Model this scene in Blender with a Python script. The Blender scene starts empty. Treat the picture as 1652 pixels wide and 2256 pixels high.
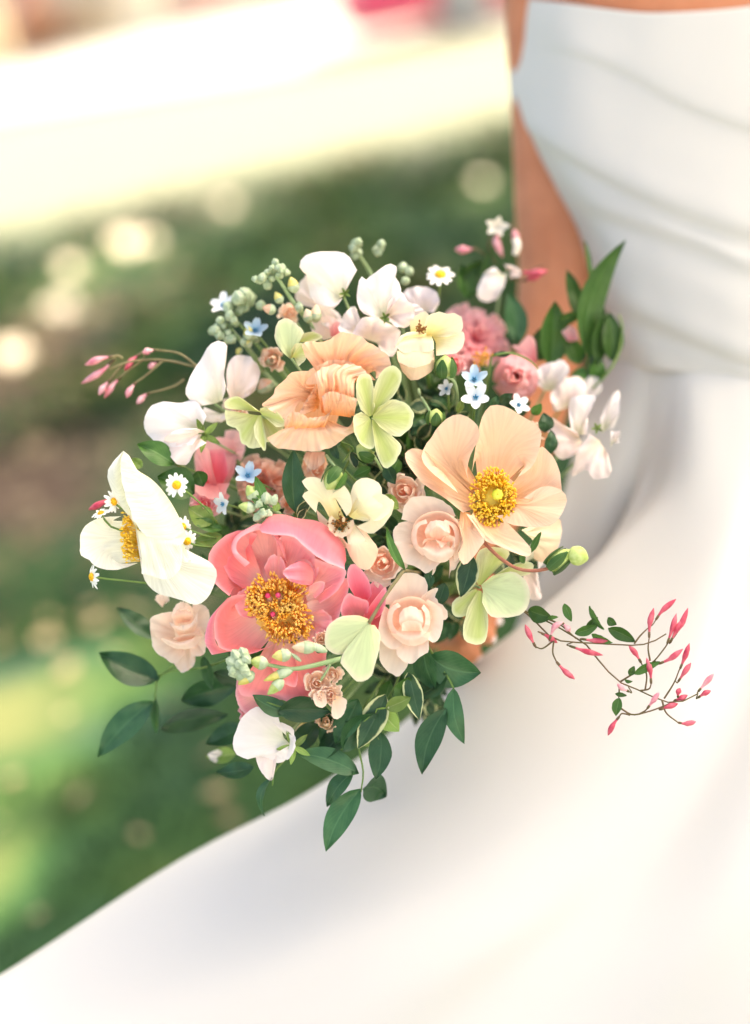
import bpy, math, random
import numpy as np
from mathutils import Vector, noise

# ------------------------------------------------------------------ camera, sky, sun, exposure
scene = bpy.context.scene
COL = scene.collection
rad = math.radians
FPX, D0, CX, CY = 3185.0, 1.118, 826.0, 1127.5      # photograph measured on a 1652 px wide grid
PITCH, ROLL, CAMH = rad(22.5), rad(13.0), 1.5
C0 = np.array([0, 0, CAMH])
FW = np.array([0, math.cos(PITCH), -math.sin(PITCH)])
UP0 = np.array([0, math.sin(PITCH), math.cos(PITCH)])
RT0 = np.array([1.0, 0, 0])
RT = math.cos(ROLL) * RT0 - math.sin(ROLL) * UP0
UP = math.sin(ROLL) * RT0 + math.cos(ROLL) * UP0
cam = bpy.data.cameras.new("camera")
cam.sensor_fit = 'HORIZONTAL'; cam.sensor_width = 41.5; cam.lens = 80.0
cam.clip_start = 0.05; cam.clip_end = 2000
cam.dof.use_dof = True; cam.dof.focus_distance = D0; cam.dof.aperture_fstop = 2.0
cam.dof.aperture_blades = 0
camo = bpy.data.objects.new("camera", cam); COL.objects.link(camo)
from mathutils import Matrix
camo.matrix_world = Matrix(((RT[0], UP[0], -FW[0], C0[0]), (RT[1], UP[1], -FW[1], C0[1]),
                            (RT[2], UP[2], -FW[2], C0[2]), (0, 0, 0, 1)))
scene.camera = camo

SUN_EL, SUN_AZ = rad(47), math.atan2(0.86, 0.5)     # azimuth from +Y towards +X
SUNV = np.array([math.cos(SUN_EL) * math.sin(SUN_AZ), math.cos(SUN_EL) * math.cos(SUN_AZ), math.sin(SUN_EL)])
world = bpy.data.worlds.new("World"); scene.world = world; world.use_nodes = True
wn = world.node_tree.nodes; wl = world.node_tree.links
sky = wn.new('ShaderNodeTexSky'); sky.sky_type = 'NISHITA'; sky.sun_disc = False
sky.sun_elevation = SUN_EL; sky.sun_rotation = SUN_AZ
sky.air_density = 0.6; sky.dust_density = 6.0; sky.ozone_density = 0.5
wn['Background'].inputs['Strength'].default_value = 0.15
wl.new(sky.outputs[0], wn['Background'].inputs[0])
sl = bpy.data.lights.new("sun", 'SUN'); sl.energy = 3.6; sl.angle = rad(0.53); sl.color = (1, 0.95, 0.86)
so = bpy.data.objects.new("sun", sl); COL.objects.link(so)
so.rotation_euler = Vector(SUNV).to_track_quat('Z', 'Y').to_euler(); so.location = (8, 6, 20)
scene.view_settings.view_transform = 'Standard'; scene.view_settings.look = 'None'
scene.view_settings.gamma = 1.0; scene.view_settings.exposure = 2.2
scene.view_settings.use_white_balance = True; scene.view_settings.white_balance_temperature = 7900; scene.view_settings.white_balance_tint = 3
scene.render.engine = 'CYCLES'
scene.cycles.use_denoising = True
scene.cycles.max_bounces = 12; scene.cycles.diffuse_bounces = 9; scene.cycles.transmission_bounces = 9
scene.cycles.sample_clamp_indirect = 6

# ------------------------------------------------------------------ helpers
R = random.Random(7)
def PW(a):
    """points on the photograph's grid (x right, y down, z towards the lens, all in 0.351 mm units) -> world metres"""
    a = np.asarray(a, float)
    z = a[..., 2:3]; z = np.where(z > -45, z, np.where(z > -250, -45 + (z + 45) * 2.3, z - 266.5))   # the bouquet's rounded depth
    d = D0 - z * (D0 / FPX)
    return C0 + FW * d + RT * ((a[..., 0:1] - CX) * d / FPX) + UP * ((CY - a[..., 1:2]) * d / FPX)
def P(x, y, z=0): return PW(np.array([[x, y, z]]))[0]
def ground_hit(x, y, h=0.0):
    r = FW + RT * ((x - CX) / FPX) + UP * ((CY - y) / FPX)
    t = (h - CAMH) / r[2]
    return C0 + r * t
def root_of(o):
    while o.parent is not None: o = o.parent
    return o
def tag(o, label=None, cat=None, group=None, kind=None):
    if label: o['label'] = label
    if cat: o['category'] = cat
    if group: o['group'] = group
    if kind: o['kind'] = kind
    return o
def thing(name, label, cat, loc, group=None):
    o = bpy.data.objects.new(name, None); o.empty_display_size = 0.02
    COL.objects.link(o); o.location = tuple(loc)
    return tag(o, label, cat, group)
def mobj(name, verts, faces, mat, parent=None, uv=None, smooth=True):
    """one mesh object; verts in world metres, stored relative to the root of its thing"""
    v = np.asarray(verts, float)
    if parent is not None: v = v - np.array(root_of(parent).location)
    me = bpy.data.meshes.new(name)
    me.from_pydata(v.tolist(), [], faces)
    if uv is not None:
        ul = me.uv_layers.new(name="uv")
        li = np.empty(len(me.loops), dtype=np.int32); me.loops.foreach_get('vertex_index', li)
        ul.data.foreach_set('uv', np.asarray(uv, np.float32)[li].ravel())
    if smooth: me.polygons.foreach_set('use_smooth', [True] * len(me.polygons))
    me.materials.append(mat); me.update()
    o = bpy.data.objects.new(name, me); COL.objects.link(o)
    if parent is not None: o.parent = parent
    return o
def crom(pts, ts):
    """Catmull-Rom through pts at parameters ts in 0..1 (chord length)"""
    p = np.asarray(pts, float)
    if len(p) == 1: return np.repeat(p, len(ts), 0)
    if len(p) == 2: return p[0] + (p[1] - p[0]) * np.asarray(ts)[:, None]
    d = np.sqrt(np.linalg.norm(np.diff(p, axis=0), axis=1)) ** 1.4 + 1e-6
    k = np.concatenate([[0], np.cumsum(d)]); k /= k[-1]
    m = np.zeros_like(p)
    m[1:-1] = (p[2:] - p[:-2]) / (k[2:] - k[:-2])[:, None]
    m[0] = (p[1] - p[0]) / (k[1] - k[0]); m[-1] = (p[-1] - p[-2]) / (k[-1] - k[-2])
    ts = np.clip(np.asarray(ts, float), 0, 1)
    i = np.clip(np.searchsorted(k, ts, side='right') - 1, 0, len(p) - 2)
    h = (k[i + 1] - k[i]); t = ((ts - k[i]) / h)[:, None]; h = h[:, None]
    return ((2*t**3 - 3*t**2 + 1) * p[i] + (t**3 - 2*t**2 + t) * h * m[i]
            + (-2*t**3 + 3*t**2) * p[i+1] + (t**3 - t**2) * h * m[i+1])
def grid_faces(nv, nu, wrap=False):
    f = []
    for a in range(nv - 1):
        for b in range(nu - (0 if wrap else 1)):
            c = (b + 1) % nu
            f.append((a*nu+b, a*nu+c, (a+1)*nu+c, (a+1)*nu+b))
    return f
def grid_uv(nv, nu):
    return [(b/(nu-1), a/(nv-1)) for a in range(nv) for b in range(nu)]
def n3(x, y, z): return noise.noise(Vector((x, y, z)))
def tube(path, radii, nseg=6, world=False, cap=True):
    """verts, faces of a tapered tube along px-space (or world) points"""
    p = np.asarray(path, float); n = len(p)
    tan = np.gradient(p, axis=0); tan /= (np.linalg.norm(tan, axis=1)[:, None] + 1e-9)
    ref = np.array([0.31, 0.52, 0.79]); vs = []
    for i in range(n):
        a = np.cross(tan[i], ref); a /= np.linalg.norm(a); b = np.cross(tan[i], a)
        for k in range(nseg):
            t = 2*math.pi*k/nseg
            vs.append(p[i] + radii[i] * (math.cos(t)*a + math.sin(t)*b))
    f = grid_faces(n, nseg, True)
    if cap: f.append(tuple(range(nseg))[::-1]); f.append(tuple((n-1)*nseg + k for k in range(nseg)))
    v = np.array(vs)
    return (v if world else PW(v)), f
def merge(parts):
    V, Fc, off = [], [], 0
    for v, f in parts:
        V.append(v); Fc += [tuple(i+off for i in q) for q in f]; off += len(v)
    return np.concatenate(V), Fc

# ------------------------------------------------------------------ materials
def lin(r, g, b):
    return tuple(((c/255)/12.92 if c/255 <= 0.04045 else ((c/255+0.055)/1.055)**2.4) for c in (r, g, b)) + (1,)
def newmat(name):
    m = bpy.data.materials.new(name); m.use_nodes = True
    nt = m.node_tree; nt.nodes.clear()
    out = nt.nodes.new('ShaderNodeOutputMaterial')
    return m, nt, out
def N(nt, t, **kw):
    n = nt.nodes.new(t)
    for k, v in kw.items(): setattr(n, k, v)
    return n
def ramp(nt, stops):
    r = N(nt, 'ShaderNodeValToRGB'); e = r.color_ramp.elements
    while len(e) < len(stops): e.new(0.5)
    for el, (p, c) in zip(e, stops): el.position = p; el.color = c
    return r
def mixc(nt, mode='MIX'):
    n = N(nt, 'ShaderNodeMix', data_type='RGBA', blend_type=mode)
    return n   # inputs 0 factor, 6 A, 7 B ; output 2
def petal_mat(name, base, mid, tip, trans=0.35, rough=0.55, streak=0.25, sfreq=26.0, vein=None, stops=(0.0, 0.45, 1.0), bump=0.25, edge=None):
    m, nt, out = newmat(name); L = nt.links
    uv = N(nt, 'ShaderNodeUVMap'); uv.uv_map = 'uv'
    sep = N(nt, 'ShaderNodeSeparateXYZ'); L.new(uv.outputs[0], sep.inputs[0])
    info = N(nt, 'ShaderNodeObjectInfo')
    # fine streaks running from base to tip
    mp = N(nt, 'ShaderNodeCombineXYZ')
    mu = N(nt, 'ShaderNodeMath', operation='MULTIPLY'); mu.inputs[1].default_value = sfreq; L.new(sep.outputs[0], mu.inputs[0])
    mv = N(nt, 'ShaderNodeMath', operation='MULTIPLY'); mv.inputs[1].default_value = 2.2; L.new(sep.outputs[1], mv.inputs[0])
    mr = N(nt, 'ShaderNodeMath', operation='MULTIPLY'); mr.inputs[1].default_value = 37.0; L.new(info.outputs['Random'], mr.inputs[0])
    L.new(mu.outputs[0], mp.inputs[0]); L.new(mv.outputs[0], mp.inputs[1]); L.new(mr.outputs[0], mp.inputs[2])
    nz = N(nt, 'ShaderNodeTexNoise'); nz.inputs['Scale'].default_value = 1.0; nz.inputs['Detail'].default_value = 4.0
    L.new(mp.outputs[0], nz.inputs['Vector'])
    big = N(nt, 'ShaderNodeTexNoise'); big.inputs['Scale'].default_value = 38.0; big.inputs['Detail'].default_value = 3.0
    tc = N(nt, 'ShaderNodeTexCoord'); L.new(tc.outputs['Object'], big.inputs['Vector'])
    # pigment gradient, shifted by blotches
    ad = N(nt, 'ShaderNodeMath', operation='MULTIPLY_ADD'); ad.inputs[1].default_value = 0.5; ad.inputs[2].default_value = -0.25
    L.new(big.outputs[0], ad.inputs[0])
    a2 = N(nt, 'ShaderNodeMath', operation='ADD'); L.new(sep.outputs[1], a2.inputs[0]); L.new(ad.outputs[0], a2.inputs[1])
    rp = ramp(nt, [(stops[0], base), (stops[1], mid), (stops[2], tip)]); L.new(a2.outputs[0], rp.inputs[0])
    col = rp.outputs[0]
    mx = mixc(nt, 'MULTIPLY'); mx.inputs[0].default_value = streak
    r2 = ramp(nt, [(0.3, (0.62, 0.60, 0.58, 1)), (0.62, (1, 1, 1, 1))]); L.new(nz.outputs[0], r2.inputs[0])
    L.new(col, mx.inputs[6]); L.new(r2.outputs[0], mx.inputs[7]); col = mx.outputs[2]
    if vein is not None:
        ab = N(nt, 'ShaderNodeMath', operation='MULTIPLY_ADD'); ab.inputs[1].default_value = 2.0; ab.inputs[2].default_value = -1.0
        L.new(sep.outputs[0], ab.inputs[0])
        a3 = N(nt, 'ShaderNodeMath', operation='ABSOLUTE'); L.new(ab.outputs[0], a3.inputs[0])
        sm = N(nt, 'ShaderNodeMapRange'); sm.inputs[1].default_value = 0.0; sm.inputs[2].default_value = 0.5
        sm.inputs[3].default_value = 0.75; sm.inputs[4].default_value = 0.0; L.new(a3.outputs[0], sm.inputs[0])
        m3 = mixc(nt); L.new(sm.outputs[0], m3.inputs[0]); L.new(col, m3.inputs[6]); m3.inputs[7].default_value = vein; col = m3.outputs[2]
    if edge is not None:
        sm = N(nt, 'ShaderNodeMapRange'); sm.inputs[1].default_value = 0.86; sm.inputs[2].default_value = 1.0
        L.new(sep.outputs[1], sm.inputs[0])
        m4 = mixc(nt); L.new(sm.outputs[0], m4.inputs[0]); L.new(col, m4.inputs[6]); m4.inputs[7].default_value = edge; col = m4.outputs[2]
    hs = N(nt, 'ShaderNodeHueSaturation'); L.new(col, hs.inputs['Color'])
    vr = N(nt, 'ShaderNodeMapRange'); vr.inputs[3].default_value = 0.93; vr.inputs[4].default_value = 1.04; L.new(info.outputs['Random'], vr.inputs[0])
    L.new(vr.outputs[0], hs.inputs['Value']); col = hs.outputs[0]
    pb = N(nt, 'ShaderNodeBsdfPrincipled'); pb.inputs['Roughness'].default_value = rough
    pb.inputs['Specular IOR Level'].default_value = 0.25
    L.new(col, pb.inputs['Base Color'])
    bp = N(nt, 'ShaderNodeBump'); bp.inputs['Strength'].default_value = bump; bp.inputs['Distance'].default_value = 0.0012
    L.new(nz.outputs[0], bp.inputs['Height']); L.new(bp.outputs[0], pb.inputs['Normal'])
    tr = N(nt, 'ShaderNodeBsdfTranslucent'); L.new(col, tr.inputs[0])
    ms = N(nt, 'ShaderNodeMixShader'); ms.inputs[0].default_value = trans * 0.5
    L.new(pb.outputs[0], ms.inputs[1]); L.new(tr.outputs[0], ms.inputs[2]); L.new(ms.outputs[0], out.inputs[0])
    return m
def simple_mat(name, c1, c2=None, scale=60.0, rough=0.5, trans=0.0, bump=0.0, spec=0.3, sss=0.0):
    m, nt, out = newmat(name); L = nt.links
    pb = N(nt, 'ShaderNodeBsdfPrincipled'); pb.inputs['Roughness'].default_value = rough
    pb.inputs['Specular IOR Level'].default_value = spec
    tc = N(nt, 'ShaderNodeTexCoord'); nz = N(nt, 'ShaderNodeTexNoise'); nz.inputs['Scale'].default_value = scale
    nz.inputs['Detail'].default_value = 4.0; L.new(tc.outputs['Object'], nz.inputs['Vector'])
    rp = ramp(nt, [(0.35, c1), (0.65, c2 or c1)]); L.new(nz.outputs[0], rp.inputs[0])
    L.new(rp.outputs[0], pb.inputs['Base Color'])
    if bump:
        bp = N(nt, 'ShaderNodeBump'); bp.inputs['Strength'].default_value = bump; bp.inputs['Distance'].default_value = 0.002
        L.new(nz.outputs[0], bp.inputs['Height']); L.new(bp.outputs[0], pb.inputs['Normal'])
    if sss:
        pb.inputs['Subsurface Weight'].default_value = sss
        pb.inputs['Subsurface Radius'].default_value = (0.012, 0.005, 0.003); pb.inputs['Subsurface Scale'].default_value = 0.6
    if trans:
        tr = N(nt, 'ShaderNodeBsdfTranslucent'); L.new(rp.outputs[0], tr.inputs[0])
        ms = N(nt, 'ShaderNodeMixShader'); ms.inputs[0].default_value = trans
        L.new(pb.outputs[0], ms.inputs[1]); L.new(tr.outputs[0], ms.inputs[2]); L.new(ms.outputs[0], out.inputs[0])
    else: L.new(pb.outputs[0], out.inputs[0])
    return m

# ------------------------------------------------------------------ ground, road
def lawn_material():
    m, nt, out = newmat("lawn"); L = nt.links
    tc = N(nt, 'ShaderNodeTexCoord')
    n1 = N(nt, 'ShaderNodeTexNoise'); n1.inputs['Scale'].default_value = 2.6; n1.inputs['Detail'].default_value = 5
    n2 = N(nt, 'ShaderNodeTexNoise'); n2.inputs['Scale'].default_value = 28; n2.inputs['Detail'].default_value = 4
    for n in (n1, n2): L.new(tc.outputs['Object'], n.inputs['Vector'])
    g = ramp(nt, [(0.34, (0.018, 0.055, 0.036, 1)), (0.5, (0.032, 0.088, 0.028, 1)), (0.70, (0.085, 0.13, 0.036, 1))]); L.new(n1.outputs[0], g.inputs[0])
    g2 = mixc(nt, 'MULTIPLY'); g2.inputs[0].default_value = 0.6
    r2 = ramp(nt, [(0.3, (0.55, 0.6, 0.6, 1)), (0.7, (1.3, 1.25, 1.1, 1))]); L.new(n2.outputs[0], r2.inputs[0])
    L.new(g.outputs[0], g2.inputs[6]); L.new(r2.outputs[0], g2.inputs[7])
    # bare, leaf-strewn earth left of the path of view
    sep = N(nt, 'ShaderNodeSeparateXYZ'); L.new(tc.outputs['Object'], sep.inputs[0])
    def band(sock, a, b, c, d):
        x = N(nt, 'ShaderNodeMapRange', interpolation_type='SMOOTHSTEP'); x.inputs[1].default_value = a; x.inputs[2].default_value = b
        y = N(nt, 'ShaderNodeMapRange', interpolation_type='SMOOTHSTEP'); y.inputs[1].default_value = d; y.inputs[2].default_value = c
        L.new(sock, x.inputs[0]); L.new(sock, y.inputs[0])
        q = N(nt, 'ShaderNodeMath', operation='MULTIPLY'); L.new(x.outputs[0], q.inputs[0]); L.new(y.outputs[0], q.inputs[1])
        return q.outputs[0]
    bx = band(sep.outputs[0], -6, -4, -1.0, -0.45); by = band(sep.outputs[1], 3.7, 4.3, 6.4, 8.2)
    q = N(nt, 'ShaderNodeMath', operation='MULTIPLY'); L.new(bx, q.inputs[0]); L.new(by, q.inputs[1])
    q2 = N(nt, 'ShaderNodeMath', operation='MULTIPLY_ADD'); q2.inputs[1].default_value = 1.6; q2.inputs[2].default_value = -0.75
    L.new(n1.outputs[0], q2.inputs[0])
    q3 = N(nt, 'ShaderNodeMath', operation='ADD', use_clamp=True); L.new(q2.outputs[0], q3.inputs[0]); L.new(q.outputs[0], q3.inputs[1])
    q4 = N(nt, 'ShaderNodeMath', operation='MULTIPLY', use_clamp=True); L.new(q3.outputs[0], q4.inputs[0]); L.new(q.outputs[0], q4.inputs[1])
    soil = ramp(nt, [(0.35, (0.055, 0.036, 0.028, 1)), (0.65, (0.12, 0.078, 0.052, 1))]); L.new(n2.outputs[0], soil.inputs[0])
    mx = mixc(nt); L.new(q4.outputs[0], mx.inputs[0]); L.new(g2.outputs[2], mx.inputs[6]); L.new(soil.outputs[0], mx.inputs[7])
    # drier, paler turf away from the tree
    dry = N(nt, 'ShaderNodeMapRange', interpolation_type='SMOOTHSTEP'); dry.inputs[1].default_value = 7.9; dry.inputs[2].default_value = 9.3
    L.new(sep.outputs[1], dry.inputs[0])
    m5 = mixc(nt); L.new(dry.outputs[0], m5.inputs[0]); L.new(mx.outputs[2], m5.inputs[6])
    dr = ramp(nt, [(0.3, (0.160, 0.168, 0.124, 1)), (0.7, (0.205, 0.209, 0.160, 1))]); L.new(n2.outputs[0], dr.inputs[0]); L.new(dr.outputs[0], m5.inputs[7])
    # sun patches painted into the near turf as paler straw colour
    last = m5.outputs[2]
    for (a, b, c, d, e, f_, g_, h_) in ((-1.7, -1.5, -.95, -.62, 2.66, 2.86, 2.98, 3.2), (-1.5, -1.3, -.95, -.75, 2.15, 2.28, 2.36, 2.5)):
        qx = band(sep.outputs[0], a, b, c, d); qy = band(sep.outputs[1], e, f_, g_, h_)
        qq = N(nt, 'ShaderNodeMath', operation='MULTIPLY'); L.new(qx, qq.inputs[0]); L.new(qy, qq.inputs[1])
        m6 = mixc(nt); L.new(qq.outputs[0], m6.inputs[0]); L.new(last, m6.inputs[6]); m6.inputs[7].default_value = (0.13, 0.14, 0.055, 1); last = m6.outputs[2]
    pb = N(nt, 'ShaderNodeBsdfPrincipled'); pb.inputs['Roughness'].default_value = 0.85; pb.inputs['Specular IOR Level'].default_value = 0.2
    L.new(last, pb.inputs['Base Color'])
    bp = N(nt, 'ShaderNodeBump'); bp.inputs['Strength'].default_value = 0.6; bp.inputs['Distance'].default_value = 0.03
    L.new(n2.outputs[0], bp.inputs['Height']); L.new(bp.outputs[0], pb.inputs['Normal'])
    L.new(pb.outputs[0], out.inputs[0])
    return m
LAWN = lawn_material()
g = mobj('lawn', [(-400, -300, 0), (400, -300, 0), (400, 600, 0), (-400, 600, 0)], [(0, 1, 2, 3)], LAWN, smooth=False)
tag(g, 'wide lawn, shaded near the bouquet and sunlit beyond', kind='structure')
BOUNCE_CONC = simple_mat('bounce_concrete', (0.50, 0.47, 0.44, 1), (0.60, 0.57, 0.54, 1), 3.0, 0.9)
KERB = simple_mat('kerb_stone', (0.42, 0.40, 0.37, 1), (0.52, 0.5, 0.46, 1), 8.0, 0.9)
def boxv(x0, x1, y0, y1, z0, z1):
    v = np.array([(x, y, z) for z in (z0, z1) for y in (y0, y1) for x in (x0, x1)], float)
    f = [(0, 2, 3, 1), (4, 5, 7, 6), (0, 1, 5, 4), (2, 6, 7, 3), (0, 4, 6, 2), (1, 3, 7, 5)]
    return v, f
EDGE = [(-60, 27.5), (-20, 23.0), (-3.5, 19.1), (0.7, 15.9), (6, 13.0), (30, 9.0), (80, 4.0)]
V = [(x, y, 0.006) for x, y in EDGE] + [(x, 29.2, 0.006) for x, y in EDGE]
ROADM = simple_mat('drive_concrete', (0.29, 0.275, 0.265, 1), (0.35, 0.335, 0.325, 1), 3.0, 0.9)
r = mobj('road', V, [(i, i+1, i+8, i+7) for i in range(6)], ROADM, smooth=False)
tag(r, 'pale sunlit concrete drive beyond the lawn', kind='structure')
V = [(x, y - d, z) for d, z in ((.16, -.02), (.16, .05), (0, .05), (0, -.02)) for x, y in EDGE]
tag(mobj('kerb', V, grid_faces(4, 7), KERB, smooth=False), 'pale stone kerb between lawn and drive', kind='structure')
v, f = boxv(-80, 80, 29.2, 29.35, -0.05, 0.12)
tag(mobj('kerb', v, f, KERB, smooth=False), 'pale stone kerb on the far side of the drive', kind='structure')
tag(mobj('path', [(-60, -16, 0.006), (60, -16, 0.006), (60, -1.3, 0.006), (-60, -1.3, 0.006)], [(0, 1, 2, 3)], BOUNCE_CONC, smooth=False), 'unseen pale concrete added behind the camera to bounce sunlight', kind='structure')  # out-of-view pale ground, added to bounce sun onto bouquet and bodice

# ------------------------------------------------------------------ the shade tree (crown above and beside the camera)
LEAFY = simple_mat('tree_leaf', (0.045, 0.10, 0.022, 1), (0.09, 0.16, 0.03, 1), 0.6, 0.5, trans=0.3)
BARK = simple_mat('bark', (0.06, 0.045, 0.033, 1), (0.13, 0.10, 0.075, 1), 9.0, 0.9, bump=0.6)
GAPS = [(-1.01, 8.13, .13), (-1.3, 7.79, .10), (-1.24, 6.86, .12), (-1.37, 6.15, .12), (0.93, 7.53, .06), (-.44, 8.61, .08),
        (-.79, 7.18, .05), (-1.12, 7.45, .06), (-.86, 8.0, .06), (-1.85, 7.6, .15), (-1.75, 8.7, .2),
        (-.92, 3.0, .20), (-.86, 2.84, .17), (-.70, 2.95, .10), (-1.1, 2.95, .15), (-.92, 2.74, .04), (-.92, 2.31, .11), (-.62, 1.95, .02),
        (-1.0, 5.4, .05), (-.3, 6.4, .05), (.25, 8.2, .05), (-1.6, 5.2, .1)]
def build_tree():
    rr = np.random.default_rng(11)
    base = np.array([9.4, 5.6, 0.0])
    t = thing('shade_tree', 'broad leafy tree throwing dappled shade over the lawn', 'tree', base)
    sh = SUNV / SUNV[2]
    clumps = []
    while len(clumps) < 300:
        gx = rr.uniform(-2.6, 7.5); gy = rr.uniform(-0.6, 9.2); h = rr.uniform(6.5, 11.5)
        if (gx - 2.5) ** 2 / 36 + max(0, abs(gy - 4.5) - 4.5) ** 2 / 9 > 1.25: continue
        clumps.append(np.array([gx, gy, 0]) + sh * h)
    for gy in np.arange(-0.4, 9.0, 0.5):                        # the dense middle of the crown
        for gx in np.arange(-1.7, 3.0, 0.55):
            clumps.append(np.array([gx + rr.uniform(-.2, .2), gy + rr.uniform(-.2, .2), 0]) + sh * rr.uniform(7, 11))
    V = []
    for c in clumps:
        n = 95; rad_ = rr.uniform(.55, .95)
        d = rr.normal(size=(n, 3)); d /= np.linalg.norm(d, axis=1)[:, None]
        pos = c + d * (rr.uniform(0, 1, (n, 1)) ** 0.45) * rad_
        gpos = pos - sh * pos[:, 2:3]
        keep = np.ones(n, bool)
        for (x, y, r_) in GAPS:
            keep &= (gpos[:, 0] - x) ** 2 + (gpos[:, 1] - y) ** 2 > (r_ + .16) ** 2
        keep &= gpos[:, 1] > -1.25
        keep &= gpos[:, 1] < 9.45 + 0.12 * np.sin(gpos[:, 0] * 5)
        pos = pos[keep]; n = len(pos)
        a = rr.normal(size=(n, 3)); a /= np.linalg.norm(a, axis=1)[:, None]
        b = np.cross(a, rr.normal(size=(n, 3))); b /= np.linalg.norm(b, axis=1)[:, None]
        s = rr.uniform(.08, .14, (n, 1))
        V.append(np.stack([pos - a*s*1.1, pos + b*s*.6, pos + a*s*1.1, pos - b*s*.6], 1))
    V = np.concatenate(V).reshape(-1, 3); k = len(V) // 4
    f = [(4*i, 4*i+1, 4*i+2, 4*i+3) for i in range(k)]
    mobj('crown', V, f, LEAFY, t, smooth=False)
    parts = []
    tr = [base, base + (.05, .1, 1.5), base + (-.1, .3, 3.2), base + (-.3, .6, 5.2), base + (-.5, 1.2, 7.2), base + (-.4, 1.6, 9.0)]
    p = crom(tr, np.linspace(0, 1, 14)); parts.append(tube(p, np.linspace(.42, .10, 14), 10, world=True))
    for i in range(26):
        c = clumps[int(rr.integers(0, len(clumps)))]; s0 = p[int(rr.integers(5, 13))]
        q = crom([s0, (s0 + c)/2 + (0, 0, .5), c], np.linspace(0, 1, 8)); parts.append(tube(q, np.linspace(.12, .015, 8), 6, world=True))
    v, f = merge(parts); mobj('trunk', v, f, BARK, t)
build_tree()

# ------------------------------------------------------------------ far side of the drive: house, planter, hedge, shrubs, red car
CREAM = simple_mat('cream_render', (0.72, 0.64, 0.52, 1), (0.80, 0.72, 0.60, 1), 2.0, 0.9)
ROOFM = simple_mat('roof_slate', (0.10, 0.09, 0.09, 1), (0.16, 0.14, 0.13, 1), 4.0, 0.8)
BRICKM = simple_mat('brick', (0.72, 0.36, 0.30, 1), (0.80, 0.46, 0.40, 1), 5.0, 0.9)
WINF = simple_mat('white_paint', (0.75, 0.75, 0.73, 1), None, 5.0, 0.5)
GLASSD = simple_mat('dark_pane', (0.03, 0.035, 0.04, 1), (0.06, 0.065, 0.07, 1), 1.0, 0.08, spec=0.6)
hx, hy = -9.0, 38.0
H = thing('house', 'cream rendered house blurred beyond the drive at the top corner', 'house', (hx, hy, 0))
v, f = boxv(-20, 3.5, 38, 47, 0, 5.6); mobj('wall', v, f, CREAM, H, smooth=False)
v = np.array([(-20.5, 37.5, 5.58), (4, 37.5, 5.58), (4, 47.5, 5.58), (-20.5, 47.5, 5.58), (-18, 42.5, 8.6), (1.5, 42.5, 8.6)])
mobj('roof', v, [(0, 1, 5, 4), (1, 2, 5), (2, 3, 4, 5), (3, 0, 4), (3, 2, 1, 0)], ROOFM, H, smooth=False)
for wx in (-17.5, -13.5, -9.5, -1.2, 1.6):
    for wz in (0.9, 3.3):
        v, f = boxv(wx-.65, wx+.65, 37.92, 38.03, wz, wz+1.5); w = mobj('window', v, f, WINF, H, smooth=False)
        v, f = boxv(wx-.52, wx+.52, 37.89, 37.95, wz+.12, wz+1.38); mobj('pane', v, f, GLASSD, w, smooth=False)
v, f = boxv(-6.0, -4.9, 37.93, 38.03, 0, 2.2); d = mobj('door', v, f, BRICKM, H, smooth=False)
v, f = boxv(-5.1, -5.0, 37.86, 37.94, 1.0, 1.12); mobj('handle', v, f, WINF, d, smooth=False)
v, f = boxv(-3.05, -2.05, 30.3, 31.0, 0.12, 2.9)
t = thing('gate_pier', 'cream gate pier standing across the drive', 'pier', (-2.4, 30.6, 0.12))
v, f = boxv(-2.75, -2.0, 30.2, 30.9, 0.0, 2.6); mobj('pillar', v, f, CREAM, t, smooth=False)
v, f = boxv(-2.85, -1.9, 30.1, 31.0, 2.6, 2.75); mobj('cap', v, f, KERB, t, smooth=False)
t = thing('brick_planter', 'low red brick planter across the drive', 'planter', (-.9, 30.6, 0))
for row in range(6):
    for k in range(8):
        x0 = -1.75 + k*.22 + (0.11 if row % 2 else 0); v, f = boxv(x0, x0+.21, 30.1, 30.2, .02+row*.1, .02+row*.1+.09); mobj('brick', v, f, BRICKM, t, smooth=False)
v, f = boxv(-1.74, .1, 30.115, 30.9, 0, .60); mobj('core', v, f, KERB, t, smooth=False)
def shrub(name, label, c, rx, rz, mat, n, seed, ls=.07, group=None):
    rr = np.random.default_rng(seed); c = np.array(c, float)
    t = thing(name, label, 'shrub', c, group)
    d = rr.normal(size=(n, 3)); d /= np.linalg.norm(d, axis=1)[:, None]; d[:, 2] = np.abs(d[:, 2])
    pos = c + d * np.array([rx, rx*.8, rz]) * (rr.uniform(.3, 1, (n, 1)) ** .4) * (1 + .25*np.sin(d[:, :1]*7 + seed))
    pos[:, 2] = np.maximum(pos[:, 2], c[2] + .05)
    a = rr.normal(size=(n, 3)); a /= np.linalg.norm(a, axis=1)[:, None]
    b = np.cross(a, rr.normal(size=(n, 3))); b /= np.linalg.norm(b, axis=1)[:, None]
    V = np.stack([pos - a*ls, pos + b*ls*.5, pos + a*ls, pos - b*ls*.5], 1).reshape(-1, 3)
    mobj('crown', V, [(4*i, 4*i+1, 4*i+2, 4*i+3) for i in range(n)], mat, t, smooth=False)
    v, f = merge([tube([c, c + (rr.normal()*.2*rx, rr.normal()*.1, rz*.8)], [.04, .01], 5, world=True) for _ in range(5)])
    mobj('trunk', v, f, BARK, t)
DRYLEAF = simple_mat('bronze_leaf', (0.56, 0.32, 0.20, 1), (0.66, 0.44, 0.30, 1), 2.0, 0.7, trans=.45)
TANLEAF = simple_mat('tan_leaf', (0.68, 0.56, 0.42, 1), (0.80, 0.70, 0.55, 1), 2.0, 0.7, trans=.45)
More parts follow.
